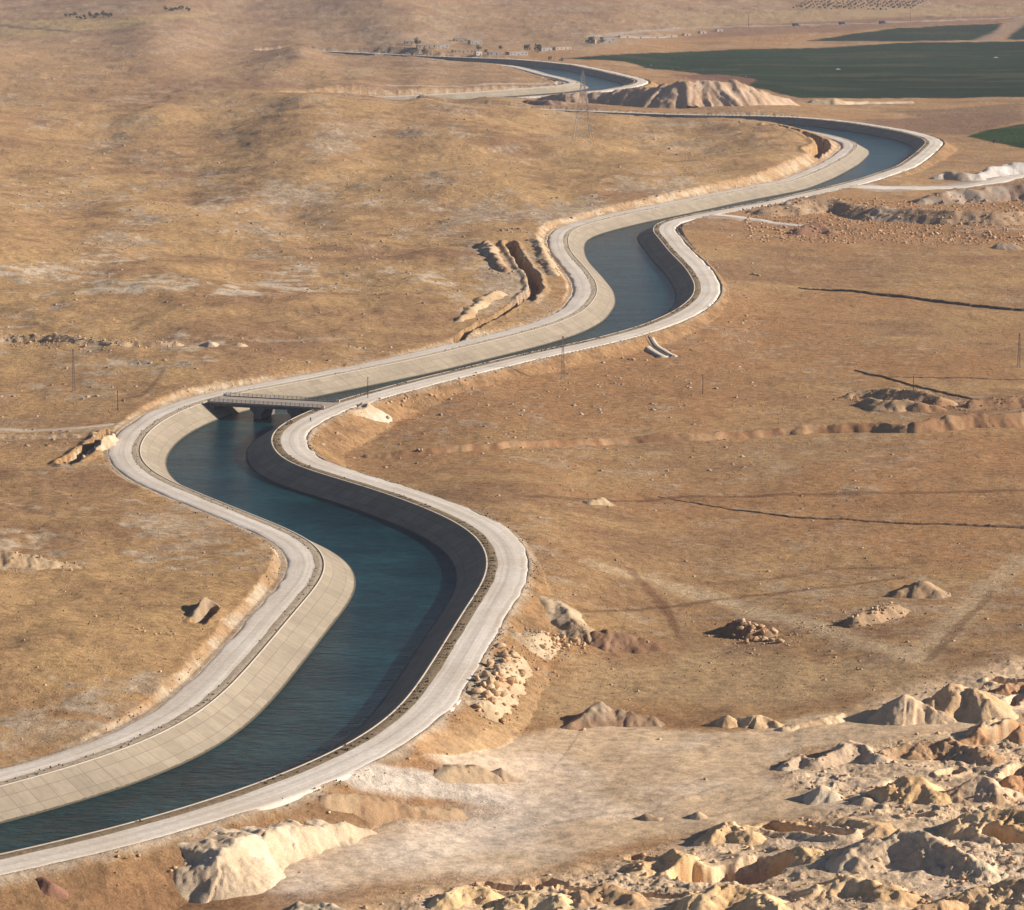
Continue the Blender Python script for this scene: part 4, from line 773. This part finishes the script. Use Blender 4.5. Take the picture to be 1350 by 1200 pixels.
P_ = np.c_[q, np.full(len(q), .1)]; tufts('dry_scrub', P_[s2 < 0], G_.uniform(.3, .8, (s2 < 0).sum()), M_TUFT, 'brown dry weeds in the strip between right road and lining')
tufts('dry_scrub', P_[(s2 > 0)][::3], G_.uniform(.25, .6, len(P_[(s2 > 0)][::3])), M_TUFT, 'brown dry weeds in the strip between left road and lining')
P_ = scatter(5000, -200, 180, 1450, 1000, 0, lambda x, y, z, e, sd_, cut, fill, q, fl: (fl < .3)&(fbm(x, y, 50, 3, 920) > .48)); tufts('dry_scrub', P_, G_.uniform(.15, .5, len(P_)), M_TUFT, 'tiny dark tufts dotted over the dry plains and hills')
# ------------------------------------------------------------------ bridge
A0 = np.append(unp((276, 529), .9), 0); B0 = np.append(unp((425, 537.5), .9), 0); C0 = np.append(unp((299, 520.5), .9), 0)
ux = (B0-A0); BL = np.linalg.norm(ux); ux /= BL; uy = np.array([-ux[1], ux[0], 0]); BW = float(np.clip((C0-A0)@uy, 9, 15)); skew = float((C0-A0)@ux)
br = empty('road_bridge', (A0[0], A0[1], 0), math.atan2(ux[1], ux[0])); tag(br, 'grey concrete road bridge with railings crossing the canal', 'bridge')
def sk(y): return y*max(-.35, min(.35, skew/BW))*0
m_ = MB()
m_.box((BL/2, BW/2, .42), (BL, BW, .32), 0, .03).build('deck_slab', M_CONC, br)
for k in range(5): MB().prism([(.6, .26), (BL-.6, .26), (BL-.6, -.9), (.6, -.9)], .8+k*(BW-2.2)/4, 1.4+k*(BW-2.2)/4).build('girder', M_DCONC, br)
for yy in (0.25, BW-.25): MB().box((BL/2, yy, .74), (BL-.1, .5, .32), 0, .03).build('parapet_kerb', M_CONC, br)
MB().box((BL/2, BW/2, .60), (BL+1.5, BW-1.06, .05)).build('roadway', mat_plain('dusty_asphalt', (.40, .335, .27), .95, .12, .4), br)
for yy in (.25, BW-.25):
    rl = MB()
    for zz in (1.25, 1.6, 1.95): rl.bar((.3, yy, zz), (BL-.3, yy, zz), .06, 6)
    ro = rl.build('railing', M_STEEL, br)
    n_ = 25
    for i in range(n_+1): MB().box((.3+(BL-.6)*i/n_, yy, 1.42), (.16, .16, 1.06)).build('railing_post', M_DSTEEL, ro)
for fx_ in (.415, .745):
    x0 = BL*fx_; pr_ = MB(); pr_.prism([(x0-1.5, -9), (x0+1.5, -9), (x0+1.5, -2.9), (x0+2.9, -1.7), (x0+2.9, -.92), (x0-2.9, -.92), (x0-2.9, -1.7), (x0-1.5, -2.9)], 1.0, BW-1.0); pr_.build('pier', M_DCONC, br)
for x0, sg in ((.3, 1), (BL-.3, -1)):
    MB().prism([(x0-.8*sg, -2.6), (x0+1.3*sg, -2.6), (x0+1.3*sg, -.93), (x0+.7*sg, -.93), (x0+.7*sg, .24), (x0-.8*sg, .24)], .3, BW-.3).build('abutment', M_DCONC, br)
for x0 in (.3, BL-.3):
    for yy in (.25, BW-.25): MB().box((x0+(0.55 if x0 > 1 else -.55), yy, 1.05), (1.1, .62, 1.0), 0, .05).build('end_block', M_KERB, br)
# ------------------------------------------------------------------ the walker on the canal road
def skin(name, pts, edges, rad, m, parent):
    me = bpy.data.meshes.new(name); me.from_pydata(pts, edges, []); o = link(name, me, parent, m)
    md = o.modifiers.new('skin', 'SKIN'); sk_ = me.skin_vertices[0].data
    for i, r_ in enumerate(rad): sk_[i].radius = (r_, r_) if not isinstance(r_, tuple) else r_
    sk_[0].use_root = True; sb = o.modifiers.new('sub', 'SUBSURF'); sb.levels = 2; sb.render_levels = 2; return o
pp = at(409.5, 556, .12); pe = empty('person', (pp.x, pp.y, .12), R(200)); tag(pe, 'person in dark clothes walking on the white canal road by the bridge', 'person')
M_SKIN = mat_plain('skin', (.30, .17, .11), .6, .05, 5); M_CLO = mat_plain('dark_cloth', (.03, .03, .04), .9, .2, 5); M_SH = mat_plain('blue_grey_shirt', (.08, .09, .13), .9, .2, 5); M_HAIR = mat_plain('dark_hair', (.015, .012, .01), .8, .2, 9)
jp = [(0,0,.95),(0,0,1.15),(0,.01,1.36),(0,.0,1.48),(0,-.02,1.58),(0,-.02,1.70),(.19,0,1.38),(.25,.06,1.12),(.25,-.06,.88),(-.19,0,1.38),(-.25,-.06,1.12),(-.23,-.16,.90),(.1,0,.9),(.11,-.14,.5),(.11,-.08,.09),(.11,-.22,.03),(-.1,0,.9),(-.11,.06,.5),(-.11,.26,.12),(-.11,.14,.03)]
je = [(0,1),(1,2),(2,3),(3,4),(4,5),(2,6),(6,7),(7,8),(2,9),(9,10),(10,11),(0,12),(12,13),(13,14),(14,15),(0,16),(16,17),(17,18),(18,19)]
body = skin('body', jp, je, [.14,.13,.15,.06,.09,.075,.06,.045,.035,.06,.045,.035,.085,.06,.045,.035,.085,.06,.045,.035], M_SKIN, pe)
for sx_ in (1, -1):
    hx, hy, hz = (jp[8] if sx_ > 0 else jp[11])
    for f_ in range(4): skin('finger', [(hx+.012*(f_-1.5), hy-.01, hz-.04), (hx+.014*(f_-1.5), hy-.02, hz-.10), (hx+.014*(f_-1.5)-.01*sx_, hy-.03, hz-.14+.008*abs(f_-1.5))], [(0,1),(1,2)], [.010,.009,.008], M_SKIN, body)
    skin('thumb', [(hx-.02*sx_, hy-.02, hz-.03), (hx-.04*sx_, hy-.05, hz-.08)], [(0,1)], [.011,.009], M_SKIN, body)
skin('shirt', [jp[0],jp[1],jp[2],jp[6],jp[7],jp[9],jp[10]], [(0,1),(1,2),(2,3),(3,4),(2,5),(5,6)], [.17,.16,.175,.085,.065,.085,.065], M_SH, pe)
skin('trousers', [jp[0],jp[12],jp[13],(.11,-.09,.14),jp[16],jp[17],(-.11,.23,.17)], [(0,1),(1,2),(2,3),(0,4),(4,5),(5,6)], [.165,.11,.085,.075,.11,.085,.075], M_CLO, pe)
skin('hair', [(0,.03,1.66),(0,0,1.745)], [(0,1)], [.085,.08], M_HAIR, pe)
# ------------------------------------------------------------------ electricity: pylon and poles
def bars(parts, m, name, parent):
    q = MB()
    for a, b, r_ in parts: q.bar(a, b, r_, 4)
    return q.build(name, m, parent)
py_ = at(768, 190); pyl = empty('transmission_tower', py_, R(8)); tag(pyl, 'tall grey steel lattice pylon standing on the hill left of the far canal bend', 'pylon')
prof = [(0, 7.0), (9, 5.4), (18, 4.1), (27, 3.0), (34.5, 2.2), (41, 1.6), (47, 1.0), (52, .25)]
def wdt(z): return float(np.interp(z, [p[0] for p in prof], [p[1] for p in prof]))
for sx_ in (-1, 1):
    for sy_ in (-1, 1): bars([((sx_*a[1], sy_*a[1], a[0]), (sx_*b[1], sy_*b[1], b[0]), .12) for a, b in zip(prof, prof[1:])], M_STEEL, 'leg', pyl)
bz = [0, 9, 18, 23, 27, 31, 34.5, 37.7, 41, 44, 47, 50]; P4 = lambda z: [(s1*wdt(z), s2*wdt(z), z) for s1, s2 in ((-1, -1), (1, -1), (1, 1), (-1, 1))]
bl_ = []
for a, b in zip(bz, bz[1:]):
    for k in range(4):
        A_, B_ = P4(a), P4(b); j = (k+1) % 4; bl_ += [(A_[k], B_[j], .06), (A_[j], B_[k], .06), (B_[k], B_[j], .07)]
        if a < 18:
            c1_ = [(A_[k][i]+B_[k][i])/2 for i in range(3)]; mid = [(A_[k][i]+A_[j][i]+B_[k][i]+B_[j][i])/4 for i in range(3)]; bl_ += [(c1_, mid, .07)]
bars(bl_, M_STEEL, 'bracing', pyl)
for z_, l_ in ((34.5, 8.5), (41, 7), (47, 5.5)):
    q_ = []
    for sy_ in (-1, 1):
        w_ = wdt(z_); tip = (0, sy_*l_, z_+.4)
        for sx_ in (-1, 1): q_ += [((sx_*w_, sy_*w_, z_), tip, .08), ((sx_*w_*.8, sy_*w_*.8, z_+2.2), tip, .07)]
        q_ += [((-w_, sy_*w_, z_), (w_, sy_*w_, z_), .14)]
    ca = bars(q_, M_STEEL, 'cross_arm', pyl)
    for sy_ in (-1, 1): MB().bar((0, sy_*l_, z_+.3), (0, sy_*l_, z_-2.6), .14, 6).build('insulator', M_DSTEEL, ca)
def lattice_pole(px, py, h_, label, group, wb=.62):
    e_ = empty('lattice_pole', at(px, py), R(rnd.uniform(0, 30))); tag(e_, label, 'pole', group); wt = .18
    f_ = lambda z: wb+(wt-wb)*z/h_
    for sx_ in (-1, 1):
        for sy_ in (-1, 1): bars([((sx_*wb, sy_*wb, -.3), (sx_*wt, sy_*wt, h_), .06)], M_DSTEEL, 'leg', e_)
    q_ = []; n_ = int(h_/1.3)
    for i in range(n_):
        a, b = i*h_/n_, (i+1)*h_/n_; s1 = 1 if i % 2 else -1
        for (p, r_) in (((-1, -1), (1, -1)), ((1, -1), (1, 1)), ((1, 1), (-1, 1)), ((-1, 1), (-1, -1))):
            A_ = (p[0]*f_(a), p[1]*f_(a), a); B_ = (r_[0]*f_(b), r_[1]*f_(b), b)
            if s1 < 0: A_ = (r_[0]*f_(a), r_[1]*f_(a), a); B_ = (p[0]*f_(b), p[1]*f_(b), b)
            q_.append((A_, B_, .03))
    bars(q_, M_DSTEEL, 'bracing', e_)
    ca = bars([((0, -1.5, h_-.3), (0, 1.5, h_-.3), .08), ((-.35, 0, h_-.9), (.35, 0, h_-.9), .08)], M_DSTEEL, 'cross_arm', e_)
    for y_ in (-1.3, 0, 1.3): MB().bar((0, y_, h_-.25), (0, y_, h_+.25), .09, 6).build('insulator', M_KERB, ca)
    MB().box((0, 0, 0), (1.9, 1.9, .5), 0, .08).build('footing', M_CONC, e_)
def wood_pole(px, py, h_, label, group):
    e_ = empty('utility_pole', at(px, py), R(rnd.uniform(60, 120))); tag(e_, label, 'pole', group)
    MB().bar((0, 0, -.4), (0, 0, h_), .17, 8, .11).build('pole_shaft', M_WOOD, e_, smooth_=False)
    ca = MB().box((0, 0, h_-.35), (1.8, .12, .14)).build('cross_arm', M_WOOD, e_)
    for x_ in (-.75, 0, .75): MB().bar((x_, 0, h_-.27), (x_, 0, h_+.02), .07, 6).build('insulator', M_KERB, ca)
lattice_pole(742, 499, 17, 'tall thin lattice pole on the slope just below the canal road', 'steel lattice poles')
lattice_pole(97.5, 517, 16.5, 'thin lattice pole on the rocky ground at the far left', 'steel lattice poles', .42)
lattice_pole(1343, 484, 14, 'thin lattice pole at the right edge of the plain', 'steel lattice poles', .5)
wood_pole(155.5, 541, 7.9, 'short wooden pole left of the bridge above the dirt track', 'wooden poles')
wood_pole(485, 528, 8.8, 'wooden pole beside the canal road just right of the bridge', 'wooden poles')
wood_pole(926.5, 519, 7.6, 'wooden pole alone on the open plain below the upper bend', 'wooden poles')
wood_pole(1204, 521, 7.4, 'wooden pole among the orange earth heaps', 'wooden poles')
wood_pole(987, 35, 15, 'far pole above the highway, left one of two', 'far highway poles'); wood_pole(1200, 27, 14, 'far pole above the highway, right one of two', 'far highway poles')
# ------------------------------------------------------------------ concrete drain beside the road
a = at(853, 445); b = at(884, 471)
dr = empty('drainage_chute', a); tag(dr, 'pale concrete drain slab running down from the canal road', 'drain')
def chute_strip(name, o0, o1, zt, m):
    d = np.array([b.x-a.x, b.y-a.y]); n = np.array([-d[1], d[0]])/np.linalg.norm(d); V = []
    for i in range(13):
        for o_ in (o0, o1):
            q = np.array([a.x, a.y])+d*i/12+n*o_; V.append((q[0]-a.x, q[1]-a.y, (gz(*q)*.5+.5*gz(*(np.array([a.x, a.y])+d*i/12)))+zt+.25-a.z))
    V = np.array(V); V = np.concatenate([V, V-np.array([0, 0, .7])]); F_ = []
    for i in range(12):
        p = 2*i; F_ += [(p, p+1, p+3, p+2), (p, p+2, p+28, p+26), (p+1, p+27, p+29, p+3)]
    F_ += [(0, 26, 27, 1), (24, 25, 51, 50)]
    link(name, mesh_np(name, V, np.array(F_), False), dr, m)
chute_strip('floor_slab', -.7, .7, .1, M_DCONC); chute_strip('side_wall', .7, 1.0, .55, M_CONC); chute_strip('side_wall', -1.0, -.7, .55, M_CONC); chute_strip('apron', 1.0, 3.0, .3, M_KERB); chute_strip('apron', -5.5, -1.0, .3, M_KERB)
# ------------------------------------------------------------------ village beyond the canal
M_WIN = mat_plain('dark_window', (.02, .022, .028), .3, .1, 1); M_DOOR = mat_plain('painted_door', (.07, .09, .12), .7, .1, 1)
WM = [mat_plain('mud_plaster', (.48, .37, .27), .95, .12, .3), mat_plain('grey_block_wall', (.36, .33, .30), .95, .12, .3), mat_plain('whitewashed_wall', (.52, .47, .41), .9, .1, .3)]
M_ROOF = mat_plain('earth_roof', (.42, .33, .25), 1, .15, .3)
def house(px, py, L_, D_, h_, k, label, rz=0, group='flat-roofed village houses', nw=3):
    p = at(px, py); e_ = empty('village_house', (p.x, p.y, p.z-.3), R(rz)); tag(e_, label, 'house', group)
    MB().box((0, 0, h_/2+.15), (L_, D_, h_+.3), 0, .05).build('wall', WM[k], e_)
    rf = MB().box((0, 0, h_+.42), (L_+.5, D_+.5, .24), 0, .04).build('roof', M_ROOF, e_)
    if L_ > 10: MB().box((L_*.25, 0, h_+1.0), (1.4, 1.4, .9), 0, .1).build('water_tank', M_KERB, rf)
    n_ = max(2, int(L_/4.6))
    for i in range(n_):
        x_ = -L_/2+L_*(i+.5)/n_
        if i == n_//2: MB().box((x_, -D_/2-.02, 1.25), (1.2, .12, 2.2)).build('door', M_DOOR, e_)
        else:
            w_ = MB().box((x_, -D_/2-.02, h_*.55+.2), (1.3, .12, 1.3)).build('window', M_WIN, e_); MB().box((x_, -D_/2-.06, h_*.55-.52), (1.6, .22, .12)).build('sill', M_KERB, w_)
HS = [(607,55.5,16,9,4.2,0,'mud coloured house at the foot of the pale hill, left of the darker one'),(626,58,15,9,4.6,1,'dark grey house at the foot of the pale hill'),
 (562,64,22,9,3.6,0,'long low mud house beside the leftmost village trees'),(582,63.5,16,8,4.4,1,'grey house at the right end of the long low row'),(610,69.5,24,8,3.2,0,'long low mud building just above the far canal bank'),
 (630,73,7,6,4.2,2,'small whitewashed hut right at the far canal bank'),(650,72.5,12,7,3.2,1,'low grey shed between the white hut and the long barn'),(681,73,24,9,4.0,1,'long grey barn above the canal in the middle of the village'),
 (719,67.5,13,9,4.4,2,'pale house right of the two dark village trees'),(741,65.5,22,7,3.0,0,'long low wall-like building between pale house and far farm'),(801,56.5,15,11,6.6,1,'tall grey block house at the right end of the village'),
 (787,57,12,8,4.2,0,'lower house attached left of the tall grey block house'),(500,67,14,8,3,0,'low house at the left end of the village by the canal'),(539,66,10,7,3.2,1,'small grey house hidden among the leftmost village trees')]
for i, (x_, y_, a_, b_, c_, k_, lb) in enumerate(HS): house(x_, y_, a_, b_, c_, k_, lb, 12+(i*37) % 24)
for i, (x_, y_, a_) in enumerate(((826,50,20),(843,50.5,26),(865,50.5,26),(884,49,16),(905,47,9),(926,44,9),(948,41.5,9))):
    p = at(x_, y_); e_ = empty('long_shed', (p.x, p.y, p.z-.2), R(24)); tag(e_, ['white shed at the left end of the far row beside the highway', 'second white shed from the left in the far row', 'third white shed from the left in the far row', 'white shed where the far row reaches the brown field', 'small white hut in the far brown field, nearest the row of sheds', 'small white hut in the far brown field, middle one', 'small white hut in the far brown field, rightmost and nearest the highway'][i], 'shed', 'white sheds by the highway')
    MB().box((0, 0, 1.4), (a_, 6, 2.8), 0, .05).build('wall', WM[2], e_); MB().prism([(-a_/2-.2, 2.78), (a_/2+.2, 2.78), (a_/2+.2, 3.1), (-a_/2-.2, 3.1)], -3.4, 3.4).build('roof', M_KERB, e_)
    MB().box((0, -3.03, 1.1), (1.6, .1, 2.0)).build('door', M_DOOR, e_)
# ------------------------------------------------------------------ vehicles far off
M_TYRE = mat_plain('tyre_rubber', (.02, .02, .02), .9, .1, 3); M_BLUE = mat_plain('blue_paint', (.07, .11, .19), .5, .08, .5); M_WHITE = mat_plain('white_paint', (.7, .7, .68), .45, .04, .5); M_REDP = mat_plain('red_paint', (.28, .025, .02), .5, .08, .8); M_GLASS = mat_plain('vehicle_glass', (.02, .025, .03), .15, .05, 1)
def wheel(x, y, r_, w_, par): 
    wo = MB().bar((x, y-w_/2, r_), (x, y+w_/2, r_), r_, 14).build('wheel', M_TYRE, par); MB().bar((x, y-w_/2-.02, r_), (x, y+w_/2+.02, r_), r_*.5, 10).build('rim', M_STEEL, wo)
def truck(px, py, rz, label, group):
    e_ = empty('truck', at(px, py), rz); tag(e_, label, 'truck', group)
    MB().box((-1.6, 0, 2.35), (8.2, 2.5, 2.7), 0, .05).build('cargo_box', M_BLUE, e_); c_ = MB().prism([(2.8, .8), (5.1, .8), (5.1, 1.8), (4.8, 2.9), (2.8, 3.0)], -1.2, 1.2).build('cab', M_WHITE, e_)
    MB().prism([(5.13, 1.85), (5.16, 1.85), (4.87, 2.75), (4.84, 2.75)], -1.05, 1.05).build('windscreen', M_GLASS, c_); MB().box((-.6, 0, .85), (10.4, .9, .28)).build('chassis', M_DSTEEL, e_)
    for x_ in (-4.4, -3.2, 3.9):
        for y_ in (-1.05, 1.05): wheel(x_, y_, .5, .35, e_)
truck(1050, 34.5, R(6), 'blue box truck on the far highway, left of the other truck', 'far highway trucks'); truck(1111, 32.5, R(6), 'blue box truck on the far highway, right of the other truck', 'far highway trucks')
truck(1164, 31, R(6), 'blue box truck farthest right on the far highway', 'far highway trucks')
for px, py, lb in ((1105, 92.5, 'white pickup parked inside the big green field'), (1313, 77, 'white pickup at the right side of the big green field')):
    e_ = empty('pickup', at(px, py), R(15)); tag(e_, lb, 'pickup', 'white pickups in the green field'); MB().prism([(-2.6, .45), (2.5, .45), (2.6, 1.0), (1.6, 1.15), (.9, 1.75), (-.5, 1.78), (-.7, 1.1), (-2.6, 1.1)], -.9, .9).build('body', M_WHITE, e_)
    MB().prism([(.0, 1.2), (1.2, 1.2), (.85, 1.62), (.0, 1.64)], -.93, .93).build('side_window', M_GLASS, e_)
    for x_ in (-1.7, 1.7):
        for y_ in (-.85, .85): wheel(x_, y_, .4, .25, e_)
e_ = empty('tractor', at(1312, 188.5), R(10)); tag(e_, 'red tractor at the edge of the small green field on the right', 'tractor')
MB().prism([(.2, .9), (2.2, .9), (2.3, 1.7), (.2, 1.8)], -.45, .45).build('bonnet', M_REDP, e_); cb = MB().prism([(-1.3, 1.0), (.2, 1.0), (.1, 2.7), (-1.2, 2.7)], -.75, .75).build('cab', M_REDP, e_); MB().prism([(-1.1, 1.8), (.0, 1.8), (-.05, 2.5), (-1.05, 2.5)], -.78, .78).build('cab_window', M_GLASS, cb)
for x_, r__ in ((-.8, .9), (1.7, .5)):
    for y_ in (-.95, .95): wheel(x_, y_, r__, .4, e_)
# ------------------------------------------------------------------ trees
M_LEAF = [mat_plain('olive_leaf', (.085, .09, .055), .9, .3, .4), mat_plain('dark_leaf', (.036, .052, .030), .9, .3, .4)]; M_BARK = mat_plain('bark', (.10, .075, .055), .95, .2, 1)
def crown(seed, r_, h_, n, m):
    g = np.random.default_rng(seed); lob = g.normal(0, 1, (7, 3)); lob /= np.linalg.norm(lob, axis=1)[:, None]; lob = lob*np.array([r_*.55, r_*.55, h_*.28])+np.array([0, 0, h_*.62])
    c = lob[g.integers(0, 7, n)]; d = g.normal(0, 1, (n, 3)); d /= np.linalg.norm(d, axis=1)[:, None]; c = c+d*(g.uniform(.3, 1, (n, 1))**.5)*np.array([r_*.5, r_*.5, h_*.24])
    t1 = g.normal(0, 1, (n, 3)); t1 /= np.linalg.norm(t1, axis=1)[:, None]; t2 = np.cross(t1, g.normal(0, 1, (n, 3))); t2 /= np.linalg.norm(t2, axis=1)[:, None]; s_ = g.uniform(.25, .6, (n, 1))*r_*.26
    V = np.stack([c-t1*s_, c+t2*s_, c+t1*s_, c-t2*s_], 1).reshape(-1, 3); me = mesh_np('crown', V, np.arange(4*n).reshape(-1, 4), False); me.materials.append(m); return me
CR = [crown(i, 1, 2, 260, M_LEAF[i % 2]) for i in range(4)]
tb = MB(); tb.bar((0, 0, -.1), (0, 0, .95), .1, 6, .05).bar((0, 0, .7), (.45, .1, 1.3), .045, 5, .02).bar((0, 0, .75), (-.35, .3, 1.35), .045, 5, .02).bar((0, 0, .8), (0, -.4, 1.4), .04, 5, .02)
TRK = tb.build('trunk', M_BARK); trk_me = TRK.data; bpy.data.objects.remove(TRK)
def tree(px, py, r_, label, group=None, k=None):
    e_ = empty('tree', at(px, py), rnd.uniform(0, 6.28)); e_.scale = (r_, r_, r_*rnd.uniform(.85, 1.15)); tag(e_, label, 'tree', group)
    link('trunk', trk_me, e_); link('crown', CR[rnd.randrange(4) if k is None else k], e_)
for x_, y_, r_, lb in ((695,69,4.6,'bushy dark tree at the left of the village pair'),(709,70,4.8,'bushy dark tree at the right of the village pair'),(631,67.5,3.6,'round tree above the small white hut'),(543,67,3.4,'leftmost small tree of the village clump'),(550,66.5,4.2,'biggest tree of the leftmost village clump'),(559,66.5,3.2,'small tree at the right of the leftmost clump'),(780,57.5,4.8,'dark tree beside the far farm, left of the tall block house'),(774,58.5,3.4,'low tree left of the dark farm tree'),(794,57.5,3.0,'low tree in front of the tall block house'),(640,71,2.4,'little tree between white hut and low shed'),(660,66,2.4,'little tree alone above the low shed'),(740,82,2.6,'low bush-like tree at the left tip of the green field'),(725,80,2.4,'small bush-like tree on the canal bank below the pale house')): tree(x_, y_, r_, lb, 'village trees')
for i in range(22): tree(88+i*2.9+rnd.uniform(-2, 2), 21+rnd.uniform(0, 5.5), rnd.uniform(1.8, 3.3), 'olive-green tree in the grove at the top left', 'grove trees at the top left')
for i in range(9): tree(220+i*3.6+rnd.uniform(-2, 2), 12+rnd.uniform(0, 3.5), rnd.uniform(2.4, 3.6), 'tree in the sparse group right of the top left grove', 'sparse trees right of the grove')
for r__ in range(6):
    for c_ in range(20): tree(1062+c_*8.1-r__*3+rnd.uniform(-.8, .8), 3.2+r__*1.75+rnd.uniform(-.15, .15), rnd.uniform(1.5, 2.2), 'small round orchard tree in rows at the top right', 'orchard rows at the top right')
#--HAZE
hz = MB().box((0, 8000, 110), (13000, 17000, 340)).build('haze', None)
hz.data.materials.clear(); hm = bpy.data.materials.new('haze'); hm.use_nodes = True; hn = hm.node_tree; hn.nodes.remove(hn.nodes['Principled BSDF'])
pv = hn.nodes.new('ShaderNodeVolumePrincipled'); pv.inputs['Color'].default_value = (.86, .87, 1, 1); pv.inputs['Density'].default_value = 3.4e-5; pv.inputs['Anisotropy'].default_value = 0
hn.links.new(pv.outputs[0], hn.nodes['Material Output'].inputs['Volume']); hz.data.materials.append(hm); tag(hz, kind='stuff')
hz['label'] = 'thin pale haze lying over the whole valley'; hz['category'] = 'haze'
